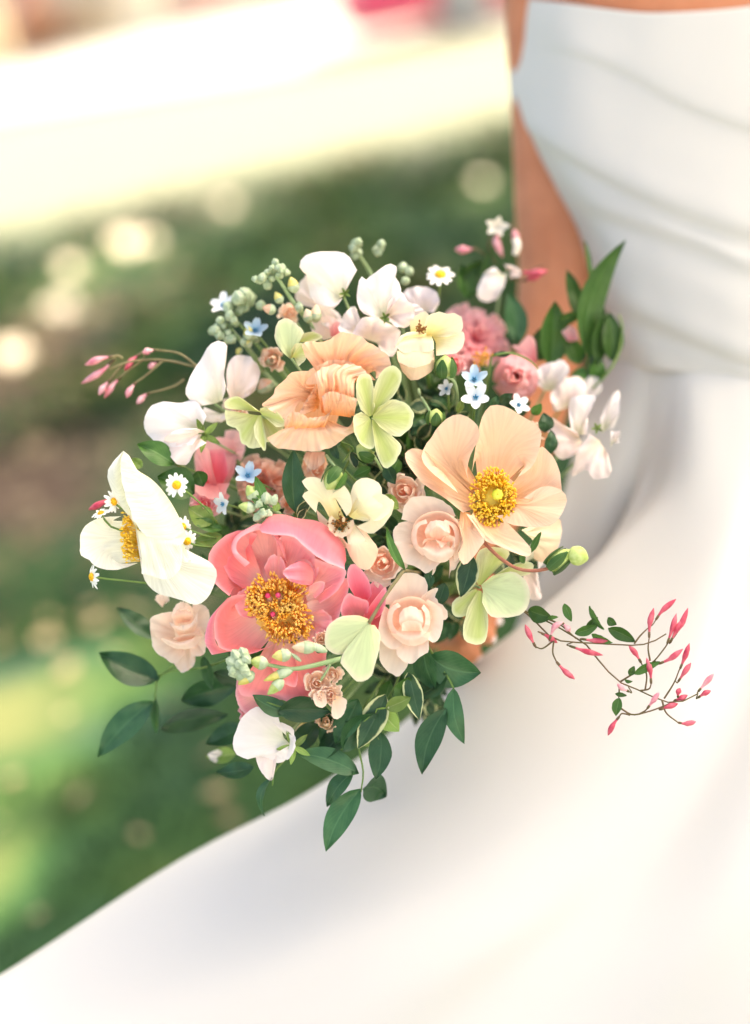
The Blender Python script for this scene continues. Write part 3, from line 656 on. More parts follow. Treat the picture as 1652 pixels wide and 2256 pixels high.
def leaf_mat(name, c1, c2, rib, trans=.2, rough=.38, var=None):
    m, nt, out = newmat(name); L = nt.links
    uv = N(nt, 'ShaderNodeUVMap'); uv.uv_map = 'uv'; sep = N(nt, 'ShaderNodeSeparateXYZ'); L.new(uv.outputs[0], sep.inputs[0])
    info = N(nt, 'ShaderNodeObjectInfo')
    ab = N(nt, 'ShaderNodeMath', operation='MULTIPLY_ADD'); ab.inputs[1].default_value = 2; ab.inputs[2].default_value = -1; L.new(sep.outputs[0], ab.inputs[0])
    au = N(nt, 'ShaderNodeMath', operation='ABSOLUTE'); L.new(ab.outputs[0], au.inputs[0])
    tc = N(nt, 'ShaderNodeTexCoord'); nz = N(nt, 'ShaderNodeTexNoise'); nz.inputs['Scale'].default_value = 90; nz.inputs['Detail'].default_value = 4; L.new(tc.outputs['Object'], nz.inputs['Vector'])
    rp = ramp(nt, [(.3, c1), (.7, c2)]); L.new(nz.outputs[0], rp.inputs[0]); col = rp.outputs[0]
    # midrib and slanted side veins
    mr = N(nt, 'ShaderNodeMapRange'); mr.inputs[1].default_value = .09; mr.inputs[2].default_value = .02; L.new(au.outputs[0], mr.inputs[0])
    vv = N(nt, 'ShaderNodeMath', operation='MULTIPLY_ADD'); vv.inputs[1].default_value = -.45; L.new(au.outputs[0], vv.inputs[0]); L.new(sep.outputs[1], vv.inputs[2])
    v2 = N(nt, 'ShaderNodeMath', operation='MULTIPLY'); v2.inputs[1].default_value = 60; L.new(vv.outputs[0], v2.inputs[0])
    v3 = N(nt, 'ShaderNodeMath', operation='SINE'); L.new(v2.outputs[0], v3.inputs[0])
    v4 = N(nt, 'ShaderNodeMapRange'); v4.inputs[1].default_value = .75; v4.inputs[2].default_value = 1.0; v4.inputs[4].default_value = .28; L.new(v3.outputs[0], v4.inputs[0])
    mxv = N(nt, 'ShaderNodeMath', operation='MAXIMUM'); L.new(mr.outputs[0], mxv.inputs[0]); L.new(v4.outputs[0], mxv.inputs[1])
    m1 = mixc(nt); L.new(mxv.outputs[0], m1.inputs[0]); L.new(col, m1.inputs[6]); m1.inputs[7].default_value = rib; col = m1.outputs[2]
    if var is not None:
        s = N(nt, 'ShaderNodeMath', operation='MULTIPLY_ADD'); s.inputs[1].default_value = .7; L.new(nz.outputs[0], s.inputs[0]); L.new(au.outputs[0], s.inputs[2])
        e = N(nt, 'ShaderNodeMapRange'); e.inputs[1].default_value = 1.10; e.inputs[2].default_value = 1.2; L.new(s.outputs[0], e.inputs[0])
        m2 = mixc(nt); L.new(e.outputs[0], m2.inputs[0]); L.new(col, m2.inputs[6]); m2.inputs[7].default_value = var; col = m2.outputs[2]
    hs = N(nt, 'ShaderNodeHueSaturation'); L.new(col, hs.inputs['Color'])
    vr = N(nt, 'ShaderNodeMapRange'); vr.inputs[3].default_value = .65; vr.inputs[4].default_value = 1.5; L.new(info.outputs['Random'], vr.inputs[0]); L.new(vr.outputs[0], hs.inputs['Value'])
    pb = N(nt, 'ShaderNodeBsdfPrincipled'); pb.inputs['Roughness'].default_value = rough; pb.inputs['Specular IOR Level'].default_value = .4
    L.new(hs.outputs[0], pb.inputs['Base Color'])
    bp = N(nt, 'ShaderNodeBump'); bp.inputs['Strength'].default_value = .25; bp.inputs['Distance'].default_value = .001; L.new(mxv.outputs[0], bp.inputs['Height']); L.new(bp.outputs[0], pb.inputs['Normal'])
    tr = N(nt, 'ShaderNodeBsdfTranslucent'); L.new(hs.outputs[0], tr.inputs[0])
    ms = N(nt, 'ShaderNodeMixShader'); ms.inputs[0].default_value = trans
    L.new(pb.outputs[0], ms.inputs[1]); L.new(tr.outputs[0], ms.inputs[2]); L.new(ms.outputs[0], out.inputs[0])
    return m
M['leaf'] = leaf_mat('ruscus_leaf', (0.020, 0.076, 0.028, 1), (0.042, 0.116, 0.046, 1), (0.058, 0.14, 0.06, 1), .18, .36)
M['leaf_mid'] = leaf_mat('fresh_leaf', (0.04, 0.12, 0.022, 1), (0.07, 0.165, 0.034, 1), (0.10, 0.21, 0.06, 1), .25, .42)
M['leaf_light'] = leaf_mat('light_leaf', (0.18, 0.30, 0.06, 1), (0.26, 0.37, 0.10, 1), (0.33, 0.42, 0.16, 1), .28, .5)
M['leaf_var'] = leaf_mat('variegated_leaf', (0.018, 0.055, 0.024, 1), (0.036, 0.085, 0.036, 1), (0.05, 0.105, 0.05, 1), .18, .4, var=(0.50, 0.52, 0.28, 1))
M['stem'] = simple_mat('green_stem', (0.10, 0.20, 0.04, 1), (0.18, 0.28, 0.08, 1), 60, .5)
M['stem_pale'] = simple_mat('pale_green_stem', (0.26, 0.38, 0.17, 1), (0.36, 0.47, 0.25, 1), 90, .55)
M['stem_red'] = simple_mat('red_stem', (0.34, 0.11, 0.08, 1), (0.42, 0.18, 0.11, 1), 60, .5)
M['stem_brown'] = simple_mat('brown_stem', (0.10, 0.085, 0.03, 1), (0.17, 0.10, 0.06, 1), 80, .5)
M['stem_tan'] = simple_mat('tan_stem', (0.22, 0.17, 0.09, 1), (0.30, 0.26, 0.13, 1), 120, .6)
M['stamen_orange'] = simple_mat('orange_stamen', lin(255, 194, 70), lin(255, 224, 136), 160, .6, trans=.3)
M['stamen_yellow'] = simple_mat('yellow_stamen', lin(254, 212, 58), lin(255, 232, 112), 160, .6, trans=.3)
M['pistil'] = simple_mat('yellow_green_pistil', lin(200, 205, 50), lin(232, 222, 90), 120, .5)
M['carpel'] = simple_mat('magenta_carpel', lin(222, 52, 108), lin(236, 96, 140), 200, .45)
M['carpel_pale'] = simple_mat('pale_carpel', lin(240, 190, 150), lin(246, 214, 180), 200, .5)
M['disc'] = simple_mat('daisy_disc', lin(226, 160, 20), lin(250, 205, 60), 700, .7, bump=.6)
M['brown_disc'] = simple_mat('brown_disc', lin(110, 62, 20), lin(178, 120, 60), 400, .6, bump=.6)
M['budgreen'] = simple_mat('silver_green_bud', lin(168, 188, 152), lin(198, 212, 184), 220, .75, trans=.1, bump=.3)
M['budlight'] = simple_mat('light_green_bud', lin(178, 200, 110), lin(208, 222, 150), 200, .55, trans=.15)
M['budyellow'] = simple_mat('yellow_bud', lin(226, 212, 110), lin(240, 228, 150), 200, .6, trans=.15)
M['budcream'] = simple_mat('cream_bud', lin(246, 218, 180), lin(250, 232, 206), 200, .6, trans=.2)
M['budpeach'] = simple_mat('peach_bud', lin(246, 190, 150), lin(250, 214, 190), 200, .6, trans=.2)
M['jasmine'] = simple_mat('jasmine_bud_pink', lin(206, 66, 96), lin(236, 122, 140), 130, .5, trans=.2)
M['jasmine_pale'] = simple_mat('jasmine_bud_pale', lin(234, 140, 160), lin(246, 196, 204), 130, .5, trans=.2)
M['white_tube'] = simple_mat('jasmine_white', lin(236, 228, 215), lin(248, 242, 232), 130, .5, trans=.2)
M['teal'] = simple_mat('teal_centre', lin(60, 130, 170), lin(90, 160, 195), 300, .5)

# ------------------------------------------------------------------ bouquet: generators (px space: x right, y down, z to the lens)
Z1 = (161.3, 927.6, .3418); Z2 = (387.2, 516.2, .3418); Z3 = (871.1, 467.8, .3418)
Z4 = (629.2, 846.9, .3906); Z5 = (403.3, 1088.9, .3418); Z6 = (887.3, 1169.6, .4394); ZJ = (161.3, 725.9, .1953); ZD = (0, 0, 1)
BIND = (1000, 1270, -250); TAIL = (1085, 1330, -470)
GRP = 'flowers and foliage of the bouquet'
def tr(fr, p, dz=0, z=0):
    return (fr[0] + p[0]*fr[2], fr[1] + p[1]*fr[2], (p[2] if len(p) > 2 else z) + dz)
_seed = [0]
def flower(name, label, cat, c, fr=ZD, dz=0):
    p = tr(fr, c, dz)
    t = thing(name, label, cat, P(*p), GRP); return t
def petal(T, mat, rows, fr=ZD, zs=None, dz=0, nu=26, nv=16, ruf=0., rf=4., wr=0., bulge=0., cb=0., name='petal', jag=2.0):
    _seed[0] += 1; s = _seed[0]*3.71
    if zs is None: zs = [0]*len(rows)
    rs = [crom(np.array([tr(fr, p, dz, z) for p in r_], float), np.linspace(0, 1, nu)) for r_, z in zip(rows, zs)]
    rs = np.array(rs)
    k = len(rows)
    if k == 2:
        t = np.linspace(0, 1, nv)[:, None, None]; g = rs[0][None]*(1-t) + rs[1][None]*t
    else:
        g = np.array([crom(rs[:, j], np.linspace(0, 1, nv)) for j in range(nu)]).transpose(1, 0, 2)
    span = np.linalg.norm(rs[-1].mean(0) - rs[0].mean(0)) + 1e-6
    dirv = (rs[-1] - rs[0]); dirv /= (np.linalg.norm(dirv, axis=1)[:, None] + 1e-6)
    for a in range(nv):
        v = a/(nv-1)
        for b in range(nu):
            u = b/(nu-1)
            z = bulge*4*v*(1-v) + cb*4*u*(1-u)*v
            if ruf: z += ruf*v**1.6*(n3(u*rf, s, .3) + .55*n3(u*rf*2.3, s, 4.))*1.5
            if ruf: z += ruf*.45*v**5*n3(u*rf*5, s+6, v)
            if wr: z += wr*v**.6*n3(u*9, v*2.2 + s, s) + wr*.55*n3(u*20, v*3.5, s+8) + wr*.3*n3(u*17 + s, v*13, s)
            g[a, b, 2] += z
            if jag and v > .75: g[a, b] += dirv[b]*jag*(v-.75)*4*(n3(u*14, s, 2) + .9*n3(u*37, s, 5))
            if ruf: g[a, b, :2] += dirv[b, :2]*ruf*.25*v*v*n3(u*rf*1.5, s+3, 1)
    return mobj(name, PW(g.reshape(-1, 3)), grid_faces(nv, nu), mat, T, uv=grid_uv(nv, nu))
def stem(T, p, mat, r0=4., mid=None, name='stem', tail=True):
    pts = [p] + ([mid] if mid else [((p[0]*.45 + BIND[0]*.55), (p[1]*.45 + BIND[1]*.55) , min(p[2]-50, BIND[2]*.75 + p[2]*.25 - 25))])
    j = lambda q, a: tuple(c + R.uniform(-a, a) for c in q)
    pts += [j(BIND, 22)]
    if tail: pts += [j(TAIL, 26)]
    q = crom(np.array(pts, float), np.linspace(0, 1, 9)); v, f = tube(q, [r0]*9, 5)
    return mobj(name, v, f, mat, T)
def basis(n, roll=0.):
    n = np.array(n, float); n /= np.linalg.norm(n)
    a = np.cross(n, (0, 1, 0.01)); a /= np.linalg.norm(a); b = np.cross(n, a)
    c, s = math.cos(roll), math.sin(roll)
    return np.array([c*a + s*b, -s*a + c*b, n])         # rows: e1, e2, axis
def loc(c, B, pts): return np.asarray(c, float) + np.asarray(pts, float) @ B
def rose(T, c, Rr, n, mats, count=22, open_=1., ruf=.06, seed=1, lip=1., depth=.55, roll=0., close=0.):
    rr = random.Random(seed); B = basis(n, roll)
    nu, nv = 15, 11
    for i in range(count):
        f = i/(count-1); az = i*2.39996 + rr.uniform(-.4, .4)
        r_ = Rr*(.20 + .80*f**.9)*rr.uniform(.93, 1.07)
        w = (1.35 - .55*f)*rr.uniform(.9, 1.1)
        top = Rr*(.56 - .52*f - .26*f*f*open_)*rr.uniform(.9, 1.1); tx, ty = rr.uniform(-.16, .16), rr.uniform(-.16, .16); sc = rr.uniform(-1.5, 1.5)
        cl = max(close, 1 - f/.55, 0)                                    # inner petals close over the heart
        ctl = [(r_*.25, -depth*Rr), (r_*.78, -depth*Rr*.7), (r_*1.0, (-.22 - .08*f)*Rr), (r_*(1.02 - .22*cl), top*(1 - .15*cl)), (r_*(1.03 + .20*f*lip - .55*cl), top - Rr*(.10*f*lip) + Rr*.06*cl)]
        prof = crom(np.array([(a, b, 0) for a, b in ctl]), np.linspace(0, 1, nv))
        s = rr.uniform(0, 99); V = []; pts = []
        for a in range(nv):
            v = a/(nv-1)
            for b in range(nu):
                u = 2*b/(nu-1) - 1
                th = az + w*u*(1 - .10*v*v)
                hh = prof[a, 1] - abs(u)**2.4*v*Rr*(.30*(1 - f) + .18)*.9
                rr_ = prof[a, 0]*(1 + .10*abs(u)**3*(1-f)*(-1) + ruf*v*v*n3(u*2.4, s, 1) * 1.5)
                hh += ruf*Rr*v*v*(1.4*n3(u*2.6, s, 7) + .8*n3(u*6, s, 3)) + Rr*.05*v*v*math.cos(u*4.5 + sc) + rr_*(tx*math.cos(th) + ty*math.sin(th))*v
                pts.append((rr_*math.cos(th), rr_*math.sin(th), hh))
        m = mats[0] if f < .45 else (mats[1] if f < .8 or len(mats) < 3 else mats[2])
        mobj('petal', PW(loc(c, B, pts)), grid_faces(nv, nu), m, T, uv=grid_uv(nv, nu))
def ruffled(T, c, Rr, n, mat, count=40, seed=1, amp=.16, flat=.35):
    rr = random.Random(seed); B = basis(n); nu, nv = 13, 8
    for i in range(count):
        f = (i+.5)/count; az = i*2.39996; r_ = Rr*(.25 + .75*f); tilt = (1-f)*1.0 - .05 + rr.uniform(-.15, .15)
        L_ = r_*rr.uniform(.9, 1.08); w = Rr*rr.uniform(.26, .36); s = rr.uniform(0, 99); pts = []
        for a in range(nv):
            v = a/(nv-1)
            for b in range(nu):
                u = 2*b/(nu-1) - 1
                y = L_*v*(1 - .12*u*u*v); x = w*u*(v**.7)
                z = amp*Rr*v*v*(n3(u*3, s, 1) + .8*n3(u*7, s, 4)) + Rr*.10*u*u*v
                yy = y*math.cos(tilt) - z*math.sin(tilt); zz = y*math.sin(tilt)*.85 + z*math.cos(tilt) - flat*Rr
                pts.append((yy*math.cos(az) - x*math.sin(az), yy*math.sin(az) + x*math.cos(az), zz))
        mobj('petal', PW(loc(c, B, pts)), grid_faces(nv, nu), mat, T, uv=grid_uv(nv, nu))
def leaf(T, a, b, w, mat, bend=0., bow=0., tilt=0., fold=.12, name='leaf', fr=ZD, dz=0, wave=3., sharp=.85, mid=None):
    """leaf blade from base a to tip b, w = full width"""
    _seed[0] += 1; s = _seed[0]*1.37
    a = np.array(tr(fr, a, dz)); b = np.array(tr(fr, b, dz)); w = w*fr[2]
    d = b - a; Ln = np.linalg.norm(d); d2 = d/Ln
    pr = np.cross(d2, (0, 0, 1.)); pr /= np.linalg.norm(pr) + 1e-9
    nz_ = np.cross(pr, d2)
    wv = pr*math.cos(tilt) + nz_*math.sin(tilt); nv_ = np.cross(wv, d2)
    nu, nv = 7, 13; g = []
    for i in range(nv):
        t = i/(nv-1); c = a + d*t + pr*bend*4*t*(1-t)*fr[2] + nv_*bow*4*t*(1-t)
        hw = w/2*(math.sin(math.pi*t**sharp)**.85 if 0 < t < 1 else 0) + .6
        for j in range(nu):
            u = 2*j/(nu-1) - 1
            g.append(c + wv*u*hw + nv_*(abs(u)*fold*w + wave*n3(t*5, u*2, s)))
    return mobj(name, PW(np.array(g)), grid_faces(nv, nu), mat, T, uv=grid_uv(nv, nu))
def tubeo(T, name, pts, r_, mat, n=10, seg=6, fr=ZD, dz=0):
    q = crom(np.array([tr(fr, p, dz) for p in pts], float), np.linspace(0, 1, n))
    rr_ = np.interp(np.linspace(0, 1, n), np.linspace(0, 1, len(r_)), r_) if not np.isscalar(r_) else [r_]*n
    v, f = tube(q, rr_, seg); return mobj(name, v, f, mat, T)
def budo(T, a, b, r_, mat, name='bud', fr=ZD, dz=0, prof=(.35, .85, 1., .9, .6, .12), seg=8, calyx=None):
    o = tubeo(T, name, [a, tuple((np.array(tr(ZD, a)) + np.array(tr(ZD, b)))/2), b], [r_*k for k in prof], mat, 9, seg, fr, dz)
    if calyx:
        A = np.array(tr(fr, a, dz)); Bq = np.array(tr(fr, b, dz)); q = A + (Bq-A)*.5
        v, f = tube(np.array([A + (Bq-A)*t for t in (-.06, .1, .3, .48)]), [r_*.3, r_*.86, r_*1.10, r_*1.06], 8, cap=False); mobj('calyx', v, f, calyx, o)
    return o
def stamens(T, tips, roots, mat, fr, r_=1.5, ra=2.6, al=11, dz=0, seed=1, name='stamens'):
    rr = random.Random(seed); parts = []
    for tp, rt in zip(tips, roots):
        tp = np.array(tr(fr, tp, dz)); rt = np.array(tr(fr, rt, dz)); d = tp - rt; L_ = np.linalg.norm(d); d /= L_
        d2 = d + np.array([rr.uniform(-.5, .5), rr.uniform(-.5, .5), rr.uniform(-.3, .5)]); d2 /= np.linalg.norm(d2)
        m_ = (tp+rt)/2 + np.array([rr.uniform(-3, 3), rr.uniform(-3, 3), 3]); e = tp + d2*al
        parts.append(tube(np.array([rt, m_, tp, tp + d2*al*.15, tp + d2*al*.6, e]), [r_*.7, r_*.6, r_*.6, ra, ra*.95, ra*.5], 5))
    v, f = merge(parts); return tag(mobj(name, v, f, mat, T), kind='stuff')
def daisy(label, c, Rr, n, np_=13, droop=0., stem_to=None, seed=1, full=1.):
    T = flower('chamomile', label, 'daisy', c); B = basis(n, seed); rr = random.Random(seed)
    for i in range(np_):
        az = 2*math.pi*i/np_*full + rr.uniform(-.12, .12); L_ = Rr*rr.uniform(.88, 1.08); w = Rr*rr.uniform(.17, .21); pts = []; dr = droop + rr.uniform(-.25, .25); cu = rr.uniform(-.06, .1)
        for a in range(6):
            v = a/5
            for b in range(4):
                u = 2*b/3 - 1
                y = Rr*.25 + (L_-Rr*.25)*v; x = w*u*(math.sin(math.pi*(.18 + .74*v))**.6)
                z = -dr*Rr*v*v*.6 + cu*Rr*u*u
                pts.append((y*math.cos(az) - x*math.sin(az), y*math.sin(az) + x*math.cos(az), z))
        mobj('petal', PW(loc(c, B, pts)), grid_faces(6, 4), M['daisy'], T, uv=grid_uv(6, 4))
    pr = [(1., -.10), (1.05, .03), (.92, .22), (.62, .36), (.25, .42), (.02, .43)]; pts = []
    for (a, h) in pr:
        for k in range(14):
            t = 2*math.pi*k/14; pts.append((a*Rr*.36*math.cos(t), a*Rr*.36*math.sin(t), h*Rr*.62))
    mobj('disc', PW(loc(c, B, pts)), grid_faces(6, 14, True), M['disc'], T)
    if stem_to: tubeo(T, 'stem', [tuple(np.array(c) - B[2]*Rr*.08)] + stem_to, [2.6, 2.2, 2.4], M['stem'], 12, 5)
    return T
def tweedia(label, c, Rr, n, mat, roll=0., cup=.55, seed=1, st=True):
    T = flower('tweedia', label, 'flower', c); B = basis(n, roll); rr = random.Random(seed)
    for i in range(5):
        az = 2*math.pi*i/5; L_ = Rr*rr.uniform(.92, 1.05); w = Rr*.34; pts = []
        for a in range(8):
            v = a/7
            for b in range(5):
                u = 2*b/4 - 1; x = w*u*(math.sin(math.pi*(.12 + .80*v))**.75); y = Rr*.1 + L_*v*.92
                z = cup*Rr*v**1.3 - .35*Rr*max(0, v-.6)**1.2 - .14*Rr*(1-abs(u))*v
                pts.append((y*math.cos(az) - x*math.sin(az), y*math.sin(az) + x*math.cos(az), z))
        mobj('petal', PW(loc(c, B, pts)), grid_faces(8, 5), mat, T, uv=grid_uv(8, 5))
    parts = []
    for i in range(5):
        az = 2*math.pi*(i+.5)/5; p0 = loc(c, B, [(Rr*.08*math.cos(az), Rr*.08*math.sin(az), 0), (Rr*.17*math.cos(az), Rr*.17*math.sin(az), .2*Rr)])
        parts.append(tube(p0, [Rr*.07, Rr*.05], 5))
    v, f = merge(parts); mobj('crown', v, f, M['teal'], T)
    if st: stem(T, tuple(np.array(c) - B[2]*6), M['stem'], 2.5)
    return T

# ------------------------------------------------------------------ hero flowers
# coral peony
T = flower('peony', 'large coral pink peony open on a mass of orange stamens', 'peony', (620, 740), Z5)
q = lambda mat, rows, zs, **k: petal(T, M[mat], rows, Z5, zs, **k)
q('coral', [[(500, 900), (640, 960), (800, 900)], [(420, 560), (640, 420), (860, 560)], [(330, 760), (300, 460), (640, 300), (960, 460), (960, 820)]], [-60, -75, -60], nv=9)      # cup floor
q('coral', [[(470, 640), (500, 560)], [(340, 600), (330, 480), (420, 400)], [(300, 655), (205, 570), (163, 430), (200, 330), (285, 255), (385, 228), (480, 255)]], [-45, -42, 2], ruf=6, cb=-14)
q('coral', [[(520, 640), (520, 560)], [(380, 600), (300, 540), (255, 420), (330, 330), (430, 300)]], [-40, -22], ruf=5, cb=-16)
q('coral_pale', [[(520, 560), (650, 540)], [(430, 450), (520, 400), (640, 420)], [(398, 468), (322, 390), (312, 325), (350, 262), (425, 215), (505, 190), (600, 240), (648, 330), (668, 440)], [(430, 440), (350, 370), (345, 320), (380, 275), (440, 240), (510, 225), (590, 270)]], [-38, -48, 8, 14], ruf=5, nv=16)
q('coral_pale', [[(640, 560), (820, 640)], [(610, 380), (760, 380), (900, 500)], [(520, 200), (640, 160), (800, 200), (940, 300), (1010, 430)], [(500, 196), (555, 138), (640, 128), (740, 153), (870, 173), (965, 238), (1040, 340), (1052, 425)]], [-40, -56, -20, 6], nv=14, ruf=5)
q('coral_pink', [[(500, 196), (555, 138), (640, 128), (740, 153), (870, 173), (965, 238), (1040, 340), (1052, 425)], [(492, 215), (560, 180), (660, 190), (755, 215), (870, 265), (960, 350), (1040, 455)], [(505, 245), (600, 262), (700, 268), (745, 300), (840, 385), (950, 448), (1043, 482)]], [6, 26, 34], nv=12, ruf=6, cb=9, name='petal_fold')
q('coral_pale', [[(620, 560), (700, 560)], [(600, 300), (660, 260), (740, 290), (850, 400), (870, 500), (830, 590)]], [-32, 10], ruf=8, cb=-10)
q('coral_pale', [[(775, 600), (800, 690)], [(840, 520), (900, 560), (860, 680)], [(850, 408), (950, 450), (1046, 482), (1034, 560), (965, 645), (880, 700)]], [-25, -12, 20], ruf=7, cb=-10)
q('coral_pale', [[(800, 660), (830, 640)], [(815, 590), (870, 560), (912, 570), (900, 620), (850, 670)]], [-5, 24], ruf=4)
q('coral_pink', [[(835, 585), (840, 500), (820, 455)], [(760, 580), (745, 505), (760, 432)], [(690, 560), (642, 503), (690, 455)]], [16, 34, 38], ruf=6, cb=8)
q('coral_pale', [[(795, 700), (830, 800)], [(900, 640), (950, 720), (900, 830)], [(880, 640), (985, 565), (1066, 538), (1064, 620), (1030, 720), (1000, 800), (918, 882)]], [-20, -30, 2], ruf=5)
q('coral', [[(450, 660), (470, 800), (560, 930)], [(330, 720), (290, 850), (340, 950), (500, 1000)], [(412, 642), (300, 662), (210, 770), (200, 900), (235, 985), (300, 1012), (420, 1034), (590, 965)]], [-35, -30, 10], ruf=5, cb=-12, nv=14)
q('coral_pink', [[(300, 662), (215, 765), (200, 900), (232, 985), (300, 1012)], [(285, 668), (178, 790), (140, 910), (146, 968), (186, 1034)]], [10, -14], ruf=3, cb=6, name='petal_fold', nv=7)
q('coral', [[(560, 930), (700, 960), (800, 880)], [(480, 1060), (680, 1120), (860, 1020)], [(352, 1238), (372, 1292), (500, 1312), (620, 1322), (712, 1338), (832, 1332), (900, 1200), (930, 1000)]], [-25, -12, -26], ruf=5, cb=12)
q('coral', [[(600, 950), (700, 960)], [(560, 1100), (640, 1210), (720, 1240), (740, 1180), (720, 1060)]], [-15, 6], ruf=5, cb=8)
q('coral_pale', [[(770, 900), (840, 830)], [(800, 960), (870, 965), (905, 885), (850, 820)]], [-12, 4], ruf=4)
q('coral_pale', [[(500, 700), (500, 780)], [(400, 600), (350, 640), (330, 700), (370, 780), (440, 800)]], [-34, -16], ruf=6, jag=3)
q('coral_pale', [[(700, 580), (760, 620)], [(690, 470), (740, 420), (810, 430), (850, 500), (830, 580)]], [-26, 4], ruf=8, jag=3)
q('coral_pale', [[(560, 580), (640, 570)], [(520, 470), (560, 400), (620, 400), (660, 460), (670, 520)]], [-30, -6], ruf=7, jag=3)
q('coral_pale', [[(800, 770), (820, 850)], [(900, 740), (960, 800), (930, 880), (860, 920)]], [-20, 4], ruf=6, jag=3)
q('magenta', [[(1130, 700), (1180, 690)], [(1066, 590), (1056, 520), (1082, 448), (1135, 470), (1192, 545), (1214, 640), (1190, 682)]], [-20, 12], cb=-8)
q('coral_pink', [[(1090, 800), (1160, 790)], [(1020, 780), (1018, 720), (1062, 640), (1122, 662), (1192, 690), (1190, 760)]], [-15, 14], cb=9)
q('magenta', [[(1160, 800), (1230, 800)], [(1165, 775), (1230, 680), (1302, 598), (1312, 650), (1285, 760), (1240, 800)]], [-20, 6], cb=-5)
q('magenta', [[(1180, 860), (1260, 870)], [(1180, 600), (1240, 560), (1300, 620), (1300, 840)]], [-40, -25])
q('coral_pale', [[(470, 1260), (560, 1320)], [(345, 1190), (342, 1320), (400, 1412), (480, 1395)]], [-45, -50], cb=10)
rr = random.Random(3); tips, roots = [], []
while len(tips) < 560:
    e = rr.choice([(600, 650, 195, 150), (665, 815, 165, 145), (560, 700, 160, 120)])
    a = rr.uniform(0, 6.283); k = rr.uniform(.12, 1)**.55
    x, y = e[0] + e[2]*k*math.cos(a), e[1] + e[3]*k*math.sin(a)
    if min((x-a_)**2 + (y-b_)**2 for a_, b_ in ((545, 655), (612, 652), (578, 775))) < 36**2: continue
    if x < 470 and y > 800: continue
    tips.append((x, y, 4 + 15*(1-k) + rr.uniform(-5, 6))); roots.append((620 + (x-620)*.35, 735 + (y-735)*.35, -38))
q_ = petal(T, M['stamen_orange'], [[(470, 830), (620, 930), (780, 850)], [(500, 700), (620, 740), (760, 700)], [(440, 680), (600, 540), (780, 660)]], Z5, [-14, -3, -14], name='stamen_base', nu=12, nv=8)
stamens(T, tips, roots, M['stamen_orange'], Z5, 1.5, 2.9, 10, seed=4)
for (x, y) in ((545, 655), (612, 652), (578, 775)):
    o = budo(T, (x+30, y+40, -30), (x, y+8, 8), 9, M['carpel_pale'], 'carpel', Z5); budo(o, (x+3, y+6, 4), (x-4, y-16, 16), 6.5, M['carpel'], 'stigma', Z5)
stem(T, tr(Z5, (650, 780, -70)), M['stem'], 7)

# open peach poppy
T = flower('poppy', 'open peach poppy with a yellow centre beside the blush roses', 'poppy', (1180, 630), Z4)
q = lambda mat, rows, zs, **k: petal(T, M[mat], rows, Z4, zs, **k)
q('peach', [[(1090, 620), (1230, 560)], [(1070, 430), (1220, 340), (1350, 450)], [(1050, 500), (1082, 290), (1110, 180), (1150, 122), (1205, 114), (1290, 150), (1385, 212), (1440, 262), (1436, 335), (1420, 402), (1390, 465), (1310, 520)]], [-30, -34, 4], ruf=6, wr=5, cb=-10, nu=24)
q('peach', [[(1230, 620), (1260, 680)], [(1340, 480), (1440, 560), (1400, 660)], [(1310, 500), (1395, 405), (1442, 350), (1492, 388), (1532, 450), (1552, 530), (1556, 600), (1520, 680)]], [-28, -30, -14], ruf=5, wr=5, nu=22)
q('peach', [[(1210, 700), (1270, 640)], [(1270, 720), (1390, 650)], [(1188, 742), (1260, 785), (1400, 805), (1500, 792), (1562, 722), (1587, 652), (1555, 590), (1450, 575), (1340, 640)]], [-20, 0, 8], ruf=6, wr=4, cb=6, nu=22)
q('peach', [[(1050, 620), (1100, 580)], [(900, 500), (1000, 420)], [(975, 612), (835, 505), (768, 425), (778, 362), (832, 282), (882, 212), (958, 168), (1030, 184), (1087, 240), (1088, 312), (1042, 402), (1024, 500), (1040, 570)]], [-26, -30, 18], ruf=7, wr=6, cb=-12, nu=26, nv=15)
q('peach', [[(1060, 700), (1075, 640)], [(1000, 722), (900, 642), (780, 562), (718, 492), (678, 430), (678, 385), (720, 358), (790, 375)]], [-18, 2], ruf=6, wr=5, bulge=-10, nu=22)
q('peach', [[(1060, 690), (1110, 740), (1180, 760)], [(1050, 735), (1120, 830), (1200, 840), (1230, 780)], [(1018, 728), (1070, 800), (1130, 880), (1200, 912), (1300, 952), (1372, 972), (1388, 932), (1330, 860), (1262, 792), (1212, 742)]], [-14, 14, 26], ruf=8, wr=6, nu=22)
q('peach', [[(985, 716), (1040, 720)], [(975, 800), (1060, 810)], [(962, 720), (978, 800), (1002, 900), (970, 960), (1012, 1018), (1082, 942), (1124, 882), (1102, 822), (1050, 745)]], [-6, 10, 22], wr=5, ruf=4, nu=20)
q('cream_blush', [[(1330, 820), (1400, 880)], [(1420, 780), (1542, 760), (1552, 860), (1520, 940), (1450, 1000), (1400, 980)]], [-60, -75], ruf=4, wr=3)
q('peach', [[(1100, 720), (1250, 700)], [(1060, 560), (1180, 480), (1300, 560)]], [-36, -30], nu=8, nv=6)
rr = random.Random(5); tips, roots = [], []
while len(tips) < 420:
    a = rr.uniform(0, 6.283); k = rr.uniform(.2, 1)**.6
    x, y = 1180 + 128*k*math.cos(a) - 12, 632 + 165*k*math.sin(a)
    if (x-1195)**2 + (y-620)**2 < 40**2: continue
    tips.append((x, y, 0 + 14*(1-k) + rr.uniform(-4, 5))); roots.append((1175 + (x-1175)*.4, 640 + (y-640)*.4, -26))
petal(T, M['stamen_yellow'], [[(1090, 720), (1170, 770), (1260, 700)], [(1110, 640), (1180, 640), (1260, 630)], [(1080, 560), (1170, 500), (1270, 560)]], Z4, [-16, -6, -16], name='stamen_base', nu=12, nv=8)
